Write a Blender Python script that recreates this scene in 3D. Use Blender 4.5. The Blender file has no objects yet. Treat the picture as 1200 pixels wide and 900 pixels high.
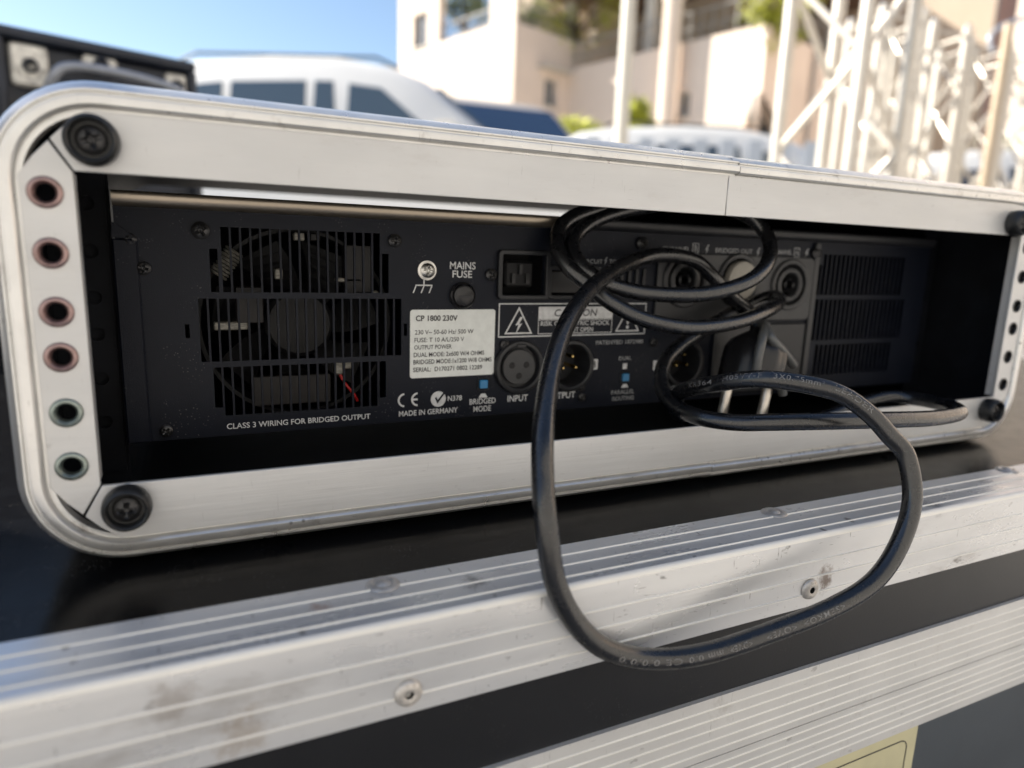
import bpy, math, random
from mathutils import Vector, Matrix
random.seed(7)
S = bpy.context.scene
R_ = math.radians

# ------------------------------------------------------------------ camera
CAM = Vector((0.02752529, -0.22041474, 0.07158338))
RW = Matrix(((0.90525338, -0.05237003, 0.42163218),
             (-0.42357467, -0.1887367, 0.88598135),
             (0.0331786, -0.98063033, -0.19303716)))      # camera (x right, y down, z ahead) -> world
FPX = 789.0
cam_data = bpy.data.cameras.new("camera")
cam = bpy.data.objects.new("camera", cam_data)
S.collection.objects.link(cam)
cam_data.sensor_width = 36.0
cam_data.lens = FPX / 1200 * 36
cam_data.clip_start = 0.01
cam_data.clip_end = 2000
cm = Matrix((( RW[0][0], -RW[0][1], -RW[0][2], CAM.x),
             ( RW[1][0], -RW[1][1], -RW[1][2], CAM.y),
             ( RW[2][0], -RW[2][1], -RW[2][2], CAM.z),
             (0, 0, 0, 1)))
cam.matrix_world = cm
cam_data.dof.use_dof = True
cam_data.dof.focus_distance = 0.250
cam_data.dof.aperture_fstop = 6.5
S.camera = cam

# ------------------------------------------------------------------ sky, sun, exposure
SUN_DIR = Vector((-0.75 * 0.82, 0.66 * 0.82, 0.57)).normalized()
world = bpy.data.worlds.new("World")
S.world = world
world.use_nodes = True
wn = world.node_tree
bg = wn.nodes["Background"]
sky = wn.nodes.new("ShaderNodeTexSky")
sky.sky_type = 'NISHITA'
sky.sun_disc = False
sky.sun_elevation = math.asin(SUN_DIR.z)
sky.sun_rotation = math.atan2(SUN_DIR.x, SUN_DIR.y)
sky.air_density = 1.0
sky.dust_density = 0.3
sky.ozone_density = 1.0
wn.links.new(sky.outputs[0], bg.inputs[0])
bg.inputs[1].default_value = 0.052
sun_data = bpy.data.lights.new("sun", 'SUN')
sun_data.energy = 3.9
sun_data.angle = R_(0.5)
sun_data.color = (1.0, 0.93, 0.82)
sun = bpy.data.objects.new("sun", sun_data)
S.collection.objects.link(sun)
sun.rotation_euler = SUN_DIR.to_track_quat('Z', 'Y').to_euler()
sun.location = (-3, 3, 6)
S.view_settings.view_transform = 'Standard'
S.view_settings.look = 'None'
S.view_settings.exposure = 1.84
S.view_settings.gamma = 1.0
S.render.engine = 'CYCLES'
S.cycles.max_bounces = 8
S.cycles.use_denoising = True

# ------------------------------------------------------------------ pixel (of the 1200x900 photo) to place
def ray(px, py):
    return RW @ Vector((px - 600.0, py - 450.0, FPX))
def at(px, py, depth):
    return CAM + ray(px, py) * (depth / FPX)
def on_y(px, py, y):
    r = ray(px, py)
    return CAM + r * ((y - CAM.y) / r.y)
FWD = Vector((RW[0][2], RW[1][2], 0)).normalized()
RGT = Vector((FWD.y, -FWD.x, 0))

# ------------------------------------------------------------------ helpers: objects
COL = S.collection
def link(name, me, mat=None, parent=None, loc=None, smooth=None):
    o = bpy.data.objects.new(name, me)
    COL.objects.link(o)
    if mat is not None and me is not None and len(me.materials) == 0:
        me.materials.append(mat)
    if loc is not None:
        o.location = loc
    if parent is not None:
        o.parent = parent
        if parent.parent is None:
            o.matrix_parent_inverse = Matrix.Translation(-Vector(parent.location))
    if smooth is not None and me is not None:
        smooth_mesh(me, smooth)
    return o
def smooth_mesh(me, ang=35):
    for p in me.polygons:
        p.use_smooth = True
    if ang < 180:
        me.set_sharp_from_angle(angle=R_(ang))
def tag(o, label, cat, group=None, kind=None):
    o["label"] = label
    if cat: o["category"] = cat
    if group: o["group"] = group
    if kind: o["kind"] = kind
    return o
def thing(name, loc, label, cat, group=None):
    o = bpy.data.objects.new(name, None)
    o.empty_display_size = 0.05
    COL.objects.link(o)
    o.location = loc
    return tag(o, label, cat, group)
def copy_tree(o, parent=None):
    c = o.copy()
    COL.objects.link(c)
    if parent is not None:
        c.parent = parent
    for ch in list(o.children):
        copy_tree(ch, c)
    return c

# ------------------------------------------------------------------ helpers: shapes
class MB:
    def __init__(s): s.v, s.f = [], []
    def add(s, vs, fs):
        b = len(s.v)
        s.v += [tuple(v) for v in vs]
        s.f += [tuple(i + b for i in f) for f in fs]
        return s
    def box(s, x0, x1, y0, y1, z0, z1, M=None):
        vs = [Vector((x, y, z)) for x in (x0, x1) for y in (y0, y1) for z in (z0, z1)]
        if M: vs = [M @ v for v in vs]
        return s.add(vs, [(0, 1, 3, 2), (4, 6, 7, 5), (0, 4, 5, 1), (2, 3, 7, 6), (0, 2, 6, 4), (1, 5, 7, 3)])
    def bbox(s, x0, x1, y0, y1, z0, z1, b=0.001, M=None):
        """box with chamfered edges"""
        vs, idx = [], {}
        X, Y, Z = (x0, x1), (y0, y1), (z0, z1)
        sg = (1, -1)
        for i in (0, 1):
            for j in (0, 1):
                for k in (0, 1):
                    for a in range(3):
                        p = [X[i] + sg[i] * b, Y[j] + sg[j] * b, Z[k] + sg[k] * b]
                        p[a] = (X[i], Y[j], Z[k])[a]
                        idx[(i, j, k, a)] = len(vs)
                        vs.append(Vector(p))
        fs = []
        for a in range(3):
            o1, o2 = [t for t in range(3) if t != a]
            for e in (0, 1):
                q = []
                for (m, n) in ((0, 0), (1, 0), (1, 1), (0, 1)):
                    c = [0, 0, 0]; c[a] = e; c[o1] = m; c[o2] = n
                    q.append(idx[(c[0], c[1], c[2], a)])
                fs.append(tuple(q))
        for a in range(3):               # edges along axis a
            o1, o2 = [t for t in range(3) if t != a]
            for m in (0, 1):
                for n in (0, 1):
                    q = []
                    for e, order in ((0, (o1, o2)), (1, (o2, o1))):
                        c = [0, 0, 0]; c[a] = e; c[o1] = m; c[o2] = n
                        for t in order:
                            q.append(idx[(c[0], c[1], c[2], t)])
                    fs.append(tuple(q))
        for i in (0, 1):
            for j in (0, 1):
                for k in (0, 1):
                    fs.append(tuple(idx[(i, j, k, a)] for a in range(3)))
        if M: vs = [M @ v for v in vs]
        return s.add(vs, fs)
    def lathe(s, prof, n=32, M=None, cap0=False, cap1=False):
        """prof: list of (r, h) round local Z"""
        vs = [Vector((r * math.cos(2 * math.pi * k / n), r * math.sin(2 * math.pi * k / n), h)) for r, h in prof for k in range(n)]
        fs = []
        for i in range(len(prof) - 1):
            for k in range(n):
                k2 = (k + 1) % n
                fs.append((i * n + k, i * n + k2, (i + 1) * n + k2, (i + 1) * n + k))
        if cap0: fs.append(tuple(range(n))[::-1])
        if cap1: fs.append(tuple((len(prof) - 1) * n + k for k in range(n)))
        if M: vs = [M @ v for v in vs]
        return s.add(vs, fs)
    def tube(s, pts, r, n=12, cap=True):
        pts = [Vector(p) for p in pts]
        fr = frames(pts)
        rr = r if hasattr(r, '__len__') else [r] * len(pts)
        vs = []
        for p, (t, a, b), q in zip(pts, fr, rr):
            for k in range(n):
                w = 2 * math.pi * k / n
                vs.append(p + a * (q * math.cos(w)) + b * (q * math.sin(w)))
        fs = []
        for i in range(len(pts) - 1):
            for k in range(n):
                k2 = (k + 1) % n
                fs.append((i * n + k, i * n + k2, (i + 1) * n + k2, (i + 1) * n + k))
        if cap:
            fs.append(tuple(range(n))[::-1]); fs.append(tuple((len(pts) - 1) * n + k for k in range(n)))
        return s.add(vs, fs)
    def mesh(s, name="mesh", fix=True):
        me = bpy.data.meshes.new(name)
        me.from_pydata([tuple(v) for v in s.v], [], s.f)
        me.update()
        if fix:
            import bmesh
            bm = bmesh.new(); bm.from_mesh(me)
            bmesh.ops.recalc_face_normals(bm, faces=bm.faces[:])
            bm.to_mesh(me); bm.free()
        return me
    def build(s, name, mat, parent=None, loc=None, smooth=None):
        return link(name, s.mesh(name), mat, parent, loc, smooth)
def frames(pts):
    out, n = [], len(pts)
    a = None
    for i in range(n):
        t = (pts[min(i + 1, n - 1)] - pts[max(i - 1, 0)]).normalized()
        if a is None:
            a = t.cross(Vector((0, 0, 1)))
            if a.length < 0.1: a = t.cross(Vector((1, 0, 0)))
        a = (a - t * a.dot(t)).normalized()
        out.append((t, a, t.cross(a)))
    return out
def catmull(P, n=10):
    out = []
    for i in range(len(P) - 1):
        p0, p1, p2, p3 = P[max(i - 1, 0)], P[i], P[i + 1], P[min(i + 2, len(P) - 1)]
        for k in range(n):
            t = k / n
            out.append(0.5 * ((2 * p1) + (p2 - p0) * t + (2 * p0 - 5 * p1 + 4 * p2 - p3) * t * t + (3 * p1 - p0 - 3 * p2 + p3) * t ** 3))
    out.append(P[-1].copy())
    return out
def zaxis(loc, d):
    """matrix that puts local Z along d at loc"""
    return Matrix.Translation(Vector(loc)) @ Vector(d).to_track_quat('Z', 'Y').to_matrix().to_4x4()

FRONT = Matrix(((1, 0, 0, 0), (0, 0, -1, 0), (0, 1, 0, 0), (0, 0, 0, 1)))   # curve XY -> world XZ facing -Y
def curve_mesh(loops, thick, bevel=0.0, z0=None, M=FRONT, res=1):
    """flat plate with holes. loops in 2D, front face at local y=z0 going back by thick"""
    cu = bpy.data.curves.new("outline", 'CURVE')
    cu.dimensions = '2D'; cu.fill_mode = 'BOTH'
    cu.extrude = max(thick / 2 - bevel, 0); cu.bevel_depth = bevel; cu.bevel_resolution = res
    cu.offset = -bevel
    for L in loops:
        sp = cu.splines.new('POLY')
        sp.points.add(len(L) - 1)
        for i, (x, y) in enumerate(L):
            sp.points[i].co = (x, y, 0, 1)
        sp.use_cyclic_u = True
    o = bpy.data.objects.new("outline", cu)
    me = bpy.data.meshes.new_from_object(o)
    bpy.data.objects.remove(o); bpy.data.curves.remove(cu)
    me.transform(M @ Matrix.Translation((0, 0, -thick / 2)) if z0 is None else Matrix.Translation((0, z0, 0)) @ M @ Matrix.Translation((0, 0, -thick / 2)))
    return me
def rect(x0, x1, z0, z1): return [(x0, z0), (x1, z0), (x1, z1), (x0, z1)]
def circ(cx, cz, r, n=28): return [(cx + r * math.cos(2 * math.pi * k / n), cz + r * math.sin(2 * math.pi * k / n)) for k in range(n)]
def rrect(x0, x1, z0, z1, r, n=6):
    out = []
    for cx, cz, a in ((x1 - r, z0 + r, -90), (x1 - r, z1 - r, 0), (x0 + r, z1 - r, 90), (x0 + r, z0 + r, 180)):
        for k in range(n + 1):
            w = R_(a + 90 * k / n)
            out.append((cx + r * math.cos(w), cz + r * math.sin(w)))
    return out
def text_mesh(s, offset=0.0, spacing=1.0, extr=0.0):
    cu = bpy.data.curves.new("lettering", 'FONT')
    cu.body = s; cu.size = 1; cu.offset = offset; cu.space_character = spacing; cu.resolution_u = 3
    cu.extrude = extr
    o = bpy.data.objects.new("lettering", cu)
    me = bpy.data.meshes.new_from_object(o)
    bpy.data.objects.remove(o); bpy.data.curves.remove(cu)
    return me
def fit_text(s, x0, x1, z0, z1, y, mat, parent, bold=0.0, name="lettering", shear=0.0):
    me = text_mesh(s, bold)
    xs = [v.co.x for v in me.vertices]; ys = [v.co.y for v in me.vertices]
    ax, bx, ay, by = min(xs), max(xs), min(ys), max(ys)
    for v in me.vertices:
        u = (v.co.x - ax) / (bx - ax); w = (v.co.y - ay) / (by - ay)
        v.co = (x0 + u * (x1 - x0) + shear * w * (z1 - z0), y, z0 + w * (z1 - z0))
    return link(name, me, mat, parent)

# ------------------------------------------------------------------ helpers: materials
def nn(nt, t, **kw):
    n = nt.nodes.new(t)
    for k, v in kw.items(): setattr(n, k, v)
    return n
def pbr(name, col, rough=0.5, metal=0.0, var=0.0, vscale=40.0, stretch=(1, 1, 1), rvar=0.0, bump=0.0, bscale=300.0, bstretch=(1, 1, 1),
        scratch=0.0, scr_col=(0.12, 0.11, 0.1), dirt=0.0, dirt_col=(0.08, 0.06, 0.045), dirt_scale=30.0, specks=0.0, speck_col=(0.5, 0.48, 0.45), speck_scale=900.0,
        stains=(), coat=0.0, spec=0.5, emit=None, ior=None):
    m = bpy.data.materials.new(name); m.use_nodes = True
    nt = m.node_tree; L = nt.links.new
    b = nt.nodes["Principled BSDF"]
    b.inputs['Base Color'].default_value = (*col, 1)
    b.inputs['Roughness'].default_value = rough
    b.inputs['Metallic'].default_value = metal
    b.inputs['Specular IOR Level'].default_value = spec
    if ior: b.inputs['IOR'].default_value = ior
    b.inputs['Coat Weight'].default_value = coat
    b.inputs['Coat Roughness'].default_value = 0.08
    tc = nn(nt, 'ShaderNodeTexCoord')
    def mapped(sc, rot=(0, 0, 0)):
        mp = nn(nt, 'ShaderNodeMapping'); mp.inputs['Scale'].default_value = sc; mp.inputs['Rotation'].default_value = rot
        L(tc.outputs['Object'], mp.inputs['Vector']); return mp.outputs[0]
    def noise(sc, stretch, det=4, ro=0.6, rot=(0, 0, 0)):
        n = nn(nt, 'ShaderNodeTexNoise'); n.inputs['Scale'].default_value = sc; n.inputs['Detail'].default_value = det; n.inputs['Roughness'].default_value = ro
        L(mapped(stretch, rot), n.inputs['Vector']); return n.outputs['Fac']
    def ramp(src, lo, hi, a=0.0, c=1.0):
        r = nn(nt, 'ShaderNodeMapRange'); r.interpolation_type = 'SMOOTHSTEP'
        for k, v in zip(('From Min', 'From Max', 'To Min', 'To Max'), (lo, hi, a, c)): r.inputs[k].default_value = v
        L(src, r.inputs['Value']); return r.outputs[0]
    def mixc(fac, c0, c1):
        x = nn(nt, 'ShaderNodeMix', data_type='RGBA')
        if isinstance(fac, (int, float)): x.inputs[0].default_value = fac
        else: L(fac, x.inputs[0])
        for i, c in ((6, c0), (7, c1)):
            if isinstance(c, tuple): x.inputs[i].default_value = (*c, 1)
            else: L(c, x.inputs[i])
        return x.outputs[2]
    cur = col
    if var:
        cur = mixc(ramp(noise(vscale, stretch), 0.3, 0.7), tuple(c * (1 - var) for c in col), tuple(min(c * (1 + var), 1) for c in col))
    if rvar:
        L(ramp(noise(vscale * 1.7, stretch, 5), 0.3, 0.7, max(rough - rvar, 0.02), min(rough + rvar, 1)), b.inputs['Roughness'])
    if scratch:
        for rot, sc in (((0.3, 0.5, 0.4), (140, 120, 1500)), ((1.2, -0.4, 0.9), (110, 1900, 190)), ((0.6, 1.1, -0.7), (1300, 160, 120))):
            f = ramp(noise(1.0, sc, 3, 0.5, rot), 0.69, 0.76, 0, scratch)
            cur = mixc(f, cur, scr_col)
    if dirt:
        f = ramp(noise(dirt_scale, stretch, 8, 0.7), 0.56, 0.72, 0, dirt)
        cur = mixc(f, cur, dirt_col)
    if specks:
        v = nn(nt, 'ShaderNodeTexVoronoi'); v.inputs['Scale'].default_value = speck_scale
        L(mapped((1, 1, 1)), v.inputs['Vector'])
        near = ramp(v.outputs['Distance'], 0.07, 0.22, 1, 0)
        mul = nn(nt, 'ShaderNodeMath', operation='MULTIPLY'); L(near, mul.inputs[0]); L(ramp(noise(speck_scale / 14, (1, 1, 1), 3), 0.52, 0.66, 0, specks), mul.inputs[1])
        cur = mixc(mul.outputs[0], cur, speck_col)
    for (c, r, sc, st) in stains:
        d = nn(nt, 'ShaderNodeVectorMath', operation='DISTANCE'); L(tc.outputs['Object'], d.inputs[0]); d.inputs[1].default_value = c
        nz = nn(nt, 'ShaderNodeMath', operation='MULTIPLY_ADD'); L(noise(160, (1, 1, 1), 6, 0.75), nz.inputs[0]); nz.inputs[1].default_value = r * 3.2; L(d.outputs['Value'], nz.inputs[2])
        cur = mixc(ramp(nz.outputs[0], r * 1.7, r * 2.6, st, 0), cur, sc)
    if not isinstance(cur, tuple): L(cur, b.inputs['Base Color'])
    if bump:
        bp = nn(nt, 'ShaderNodeBump'); bp.inputs['Strength'].default_value = bump; bp.inputs['Distance'].default_value = 0.0004
        L(noise(bscale, bstretch, 4), bp.inputs['Height']); L(bp.outputs[0], b.inputs['Normal'])
    if emit:
        b.inputs['Emission Color'].default_value = (*emit[0], 1); b.inputs['Emission Strength'].default_value = emit[1]
    return m

M = {}
M['alu'] = pbr('anodised_aluminium', (0.64, 0.64, 0.635), 0.42, 0.32, var=0.05, vscale=45, stretch=(0.25, 1, 1), rvar=0.07, bump=0.22, bscale=700, bstretch=(0.03, 1, 1),
               scratch=0.16, dirt=0.22, dirt_col=(0.36, 0.32, 0.29), dirt_scale=55)
M['rim'] = pbr('worn_aluminium_rim', (0.76, 0.755, 0.74), 0.32, 0.75, var=0.05, vscale=60, rvar=0.05, bump=0.02, bscale=300, scratch=0.4, specks=1.0, speck_scale=260, speck_col=(0.10, 0.09, 0.08), dirt=0.45, dirt_col=(0.22, 0.19, 0.17), dirt_scale=70)
M['alu_low'] = pbr('ribbed_aluminium', (0.68, 0.685, 0.69), 0.32, 0.45, var=0.08, vscale=30, stretch=(0.3, 1, 1), rvar=0.10, bump=0.15, bscale=420, bstretch=(0.04, 1, 1),
                   scratch=0.75, dirt=0.42, dirt_col=(0.28, 0.25, 0.22), dirt_scale=38,
                   stains=(((0.033, -0.0615, -0.048), 0.008, (0.34, 0.25, 0.16), 0.45), ((0.018, -0.0615, -0.035), 0.007, (0.25, 0.2, 0.16), 0.45),
                           ((0.10, -0.050, -0.0258), 0.006, (0.05, 0.05, 0.06), 0.6), ((0.055, -0.047, -0.0258), 0.004, (0.35, 0.16, 0.09), 0.6), ((0.30, -0.055, -0.0258), 0.006, (0.08, 0.08, 0.1), 0.6),
                           ((0.236, -0.0615, -0.045), 0.006, (0.13, 0.08, 0.05), 0.8)))
M['crest'] = pbr('ridge_sheen_colour', (0.88, 0.86, 0.80), 0.5, 0.1, var=0.06, vscale=90, stretch=(0.2, 1, 1))  # shine of sky and yard on the ridges, put into a paler colour
M['alu_strip'] = pbr('dull_aluminium_strip', (0.68, 0.675, 0.66), 0.46, 0.4, var=0.05, vscale=30, rvar=0.05, bump=0.1, bscale=300, scratch=0.35, dirt=0.3, dirt_scale=60, dirt_col=(0.3, 0.27, 0.23))
M['shade_metal'] = pbr('brushed_steel', (0.80, 0.76, 0.68), 0.16, 1.0, var=0.12, vscale=40, stretch=(0.1, 1, 1), bump=0.03, bscale=400, bstretch=(0.05, 1, 1))
M['lip'] = pbr('satin_dark_metal_lip', (0.42, 0.36, 0.29), 0.34, 0.9, var=0.15, vscale=40, stretch=(0.1, 1, 1), bump=0.05, bscale=400, bstretch=(0.05, 1, 1))
M['lam_top'] = pbr('black_laminate_top', (0.003, 0.003, 0.0035), 0.22, 0, rvar=0.03, vscale=60, bump=0.06, bscale=700, specks=0.3, speck_scale=1100, dirt=0.04, dirt_col=(0.07, 0.065, 0.06), dirt_scale=26, ior=1.16)
M['lam'] = pbr('dark_grey_laminate', (0.008, 0.0085, 0.010), 0.34, 0, var=0.2, vscale=25, bump=0.10, bscale=900, specks=0.15, speck_scale=900, spec=0.45)
M['lam_low'] = pbr('slate_grey_laminate', (0.055, 0.066, 0.078), 0.5, 0, var=0.1, vscale=20, bump=0.12, bscale=900, spec=0.4)
M['inner'] = pbr('black_case_lining', (0.005, 0.006, 0.009), 0.6, 0, var=0.3, vscale=60, specks=0.5, speck_scale=700, speck_col=(0.12, 0.12, 0.13), spec=0.2)
M['panel'] = pbr('black_powder_coat', (0.006, 0.008, 0.015), 0.42, 0.0, var=0.08, vscale=60, bump=0.25, bscale=2600, specks=0.25, speck_scale=900, spec=0.20)
M['bezel'] = pbr('black_moulded_plastic', (0.014, 0.015, 0.018), 0.42, 0, var=0.08, vscale=60, bump=0.2, bscale=1800)
M['bezel2'] = pbr('grey_black_plastic', (0.034, 0.035, 0.038), 0.45, 0, var=0.08, vscale=60, bump=0.2, bscale=1800)
M['plastic'] = pbr('black_glossy_plastic', (0.012, 0.012, 0.014), 0.28, 0, var=0.1, vscale=80)
M['rubber'] = pbr('black_rubber', (0.016, 0.017, 0.018), 0.42, 0, var=0.25, vscale=90, dirt=0.25, dirt_col=(0.07, 0.065, 0.06), dirt_scale=150, bump=0.15, bscale=900)
M['screw'] = pbr('black_oxide_screw', (0.06, 0.06, 0.062), 0.35, 0.8, var=0.2, vscale=200)
M['steel'] = pbr('zinc_screw', (0.62, 0.61, 0.58), 0.3, 1.0, var=0.15, vscale=300, dirt=0.3, dirt_scale=400)
M['rivet'] = pbr('old_rivet', (0.60, 0.57, 0.53), 0.5, 0.6, var=0.2, vscale=250, dirt=0.6, dirt_scale=300, dirt_col=(0.25, 0.2, 0.15))
M['eye_red'] = pbr('bronze_tinted_eyelet', (0.34, 0.24, 0.23), 0.36, 0.9, var=0.2, vscale=250, dirt=0.3, dirt_scale=300)
M['eye_grn'] = pbr('greenish_steel_eyelet', (0.27, 0.31, 0.29), 0.36, 0.9, var=0.2, vscale=250, dirt=0.3, dirt_scale=300)
M['ink'] = pbr('white_print', (0.62, 0.63, 0.64), 0.6, 0, var=0.12, vscale=500)
M['ink_dim'] = pbr('worn_white_print', (0.34, 0.35, 0.36), 0.6, 0, var=0.3, vscale=700)
M['black_ink'] = pbr('black_print', (0.03, 0.03, 0.035), 0.6)
M['sticker'] = pbr('white_paper_sticker', (0.72, 0.75, 0.74), 0.5, 0, var=0.05, vscale=300, dirt=0.12, dirt_scale=120, dirt_col=(0.4, 0.38, 0.34), bump=0.2, bscale=500)
M['blue'] = pbr('blue_button', (0.03, 0.20, 0.42), 0.35)
M['gold'] = pbr('gold_pin', (0.85, 0.62, 0.25), 0.25, 1.0)
M['pin'] = pbr('nickel_pin', (0.82, 0.76, 0.68), 0.3, 0.9, var=0.1, vscale=200)
M['dark'] = pbr('black_plastic_and_hole_shade', (0.004, 0.004, 0.005), 0.6)
M['disc'] = pbr('beige_cap', (0.34, 0.32, 0.28), 0.5, 0, var=0.1, vscale=150)
M['cable'] = pbr('black_cable_sheath', (0.007, 0.0075, 0.009), 0.27, 0, var=0.25, vscale=70, rvar=0.05, bump=0.06, bscale=450, bstretch=(1, 1, 0.4), dirt=0.16, dirt_col=(0.06, 0.042, 0.028), dirt_scale=34, specks=0.3, speck_scale=1400, speck_col=(0.3, 0.26, 0.2), spec=0.9)
M['cable_ink'] = pbr('grey_cable_print', (0.19, 0.185, 0.18), 0.6, 0, var=0.3, vscale=900)
M['red'] = pbr('red_wire', (0.5, 0.02, 0.02), 0.4)
M['comp'] = pbr('brown_component', (0.010, 0.008, 0.008), 0.5, 0, var=0.3, vscale=120)
M['comp_pale'] = pbr('pale_component', (0.25, 0.24, 0.21), 0.45, 0.2, var=0.4, vscale=500, stretch=(1, 1, 3))
M['yellow_label'] = pbr('yellow_case_label', (0.58, 0.54, 0.34), 0.5, 0, var=0.05, vscale=60)

# ==================================================================== SETTING: ground
GZ = -0.45
M['asphalt'] = pbr('pale_asphalt', (0.38, 0.36, 0.335), 0.85, 0, var=0.15, vscale=2.0, bump=0.6, bscale=60, dirt=0.3, dirt_scale=0.6, dirt_col=(0.12, 0.115, 0.11))
g = MB().add([(-400, -400, GZ), (400, -400, GZ), (400, 400, GZ), (-400, 400, GZ)], [(0, 1, 2, 3)]).build('ground', M['asphalt'])
tag(g, 'pale asphalt yard under the cases and parked cars', None, kind='structure')

# ==================================================================== LOWER FLIGHT CASE
ZT, YB, YA = -0.0262, -0.0612, -0.0352
LX0, LX1, LYB = -0.36, 0.86, 0.62
lc = thing('flight_case', (0.25, 0.28, GZ), 'large dark flight case with ribbed riveted aluminium edging under the silver framed rack case', 'flight case')
MB().box(LX0 + .002, LX1 - .002, YB + .0012, LYB, -0.10, ZT - 0.0016).build('lid_panel', M['lam'], lc)
MB().box(LX0 + .002, LX1 - .002, YA - .004, LYB, ZT - 0.0013, ZT - 0.0003).build('top_panel', M['lam_top'], lc)
MB().box(LX0 + .002, LX1 - .002, YB + .0015, LYB, GZ + 0.0, -0.101).build('base_panel', M['lam_low'], lc)
def extrude_x(prof, x0, x1):
    n = len(prof); mb = MB()
    mb.add([(x0, y, z) for y, z in prof] + [(x1, y, z) for y, z in prof],
           [(i, (i + 1) % n, n + (i + 1) % n, n + i) for i in range(n)] + [tuple(range(n))[::-1], tuple(n + i for i in range(n))])
    return mb
def ridge_line(p0, p1, us, nrm, h=0.0004, w=0.00036):
    """points from p0 to p1 with small rounded ridges at us (distances); nrm = outward normal"""
    d = (Vector(p1) - Vector(p0)); L = d.length; d.normalize(); nrm = Vector(nrm)
    out = [Vector(p0)]
    for u in us:
        for du, hh in ((-w, 0), (-w * .45, h), (w * .45, h), (w, 0)):
            out.append(Vector(p0) + d * (u + du) + nrm * hh)
    out.append(Vector(p1))
    return [(p.x, p.y) for p in out]
# corner angle: top flange + front flange
tp = ridge_line((YA, ZT + .0006), (YB + .0016, ZT + .0006), [abs(YA - y) for y in (-0.0425, -0.0490, -0.0560)], (0, 1), .0004)
fr = ridge_line((YB, ZT - .0012), (YB, -0.0540), [abs(ZT - .0012 - z) for z in (-0.0358, -0.0422, -0.0487)], (-1, 0))
corner = [(YB + 0.0016 - 0.0016 * math.sin(R_(a)), ZT + .0006 - .0018 + 0.0018 * math.cos(R_(a))) for a in (22, 45, 68)]
prof = tp + corner + fr + [(YB + .0039, -0.0540), (YB + .0039, ZT - .0012), (YB + .006, ZT - .00025), (YA, ZT - .00025)]
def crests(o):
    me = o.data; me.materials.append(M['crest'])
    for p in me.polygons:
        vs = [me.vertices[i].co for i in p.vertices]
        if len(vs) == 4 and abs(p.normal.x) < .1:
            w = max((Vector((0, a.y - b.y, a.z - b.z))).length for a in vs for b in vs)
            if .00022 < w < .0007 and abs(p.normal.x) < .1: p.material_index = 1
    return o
def strip(z0, z1, us, name):
    f = ridge_line((YB - .0004, z0), (YB - .0004, z1), us, (-1, 0), 0.0003, 0.00036)
    p = [(YB + .004, z0)] + [(YB + .0004, z0)] + f + [(YB + .0055, z1)] + [(YB + .0055, z0 - .001)]
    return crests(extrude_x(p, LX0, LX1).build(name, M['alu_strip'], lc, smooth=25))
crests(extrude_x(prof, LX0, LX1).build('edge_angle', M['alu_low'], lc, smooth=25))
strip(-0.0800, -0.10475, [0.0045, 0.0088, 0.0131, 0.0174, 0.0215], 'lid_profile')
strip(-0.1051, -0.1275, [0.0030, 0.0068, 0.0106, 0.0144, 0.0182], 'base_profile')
# rivets
rm = MB().lathe([(0.0040, 0), (0.0040, 0.0003), (0.0036, 0.0011), (0.0026, 0.0016), (0.0016, 0.0018), (0.0012, 0.0015), (0.0011, -0.0022), (0.0001, -0.0022)], 24).mesh('rivet')
smooth_mesh(rm, 50); rm.materials.append(M['rivet']); rm.materials.append(M['dark'])
for p_ in rm.polygons:
    if math.hypot(p_.center.x, p_.center.y) < .0012: p_.material_index = 1  # bore faces painted dark, shade of the hole put into the colour
rt = MB().lathe([(0.0050, 0), (0.0049, 0.0002), (0.0040, 0.0007), (0.0028, 0.0007), (0.0024, 0.0004), (0.0018, 0.0010), (0.0, 0.0012)], 24).mesh('rivet')
smooth_mesh(rt, 50); rt.materials.append(M['rivet'])
for x in (-0.236, -0.080, 0.0750, 0.2272, 0.3800, 0.5340, 0.69):
    o = link('rivet', rm, None, lc, (x, YB - .0001, -0.0475 + (x - .075) * .006)); o.rotation_euler = (R_(90), 0.0, 0)
for x in (-0.238, -0.082, 0.0735, 0.2292, 0.3842, 0.539, 0.694):
    link('rivet', rt, None, lc, (x, -0.0405 + (x - .0735) * .006, ZT + .0007))
# label on the base
lb = link('label_plate', curve_mesh([rrect(0.02, 0.3095, -0.30, -0.1275, 0.003)], 0.0005, z0=YB + .0009), M['yellow_label'], lc)
lb["label"] = 'yellow label plate with a thin black outline'
oc = rrect(0.028, 0.3035, -0.292, -0.1335, 0.005); ic = rrect(0.0285, 0.3030, -0.2915, -0.1340, 0.0045)
link('outline', curve_mesh([oc, ic], 0.0001, z0=YB + .0007), M['black_ink'], lb)

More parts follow.
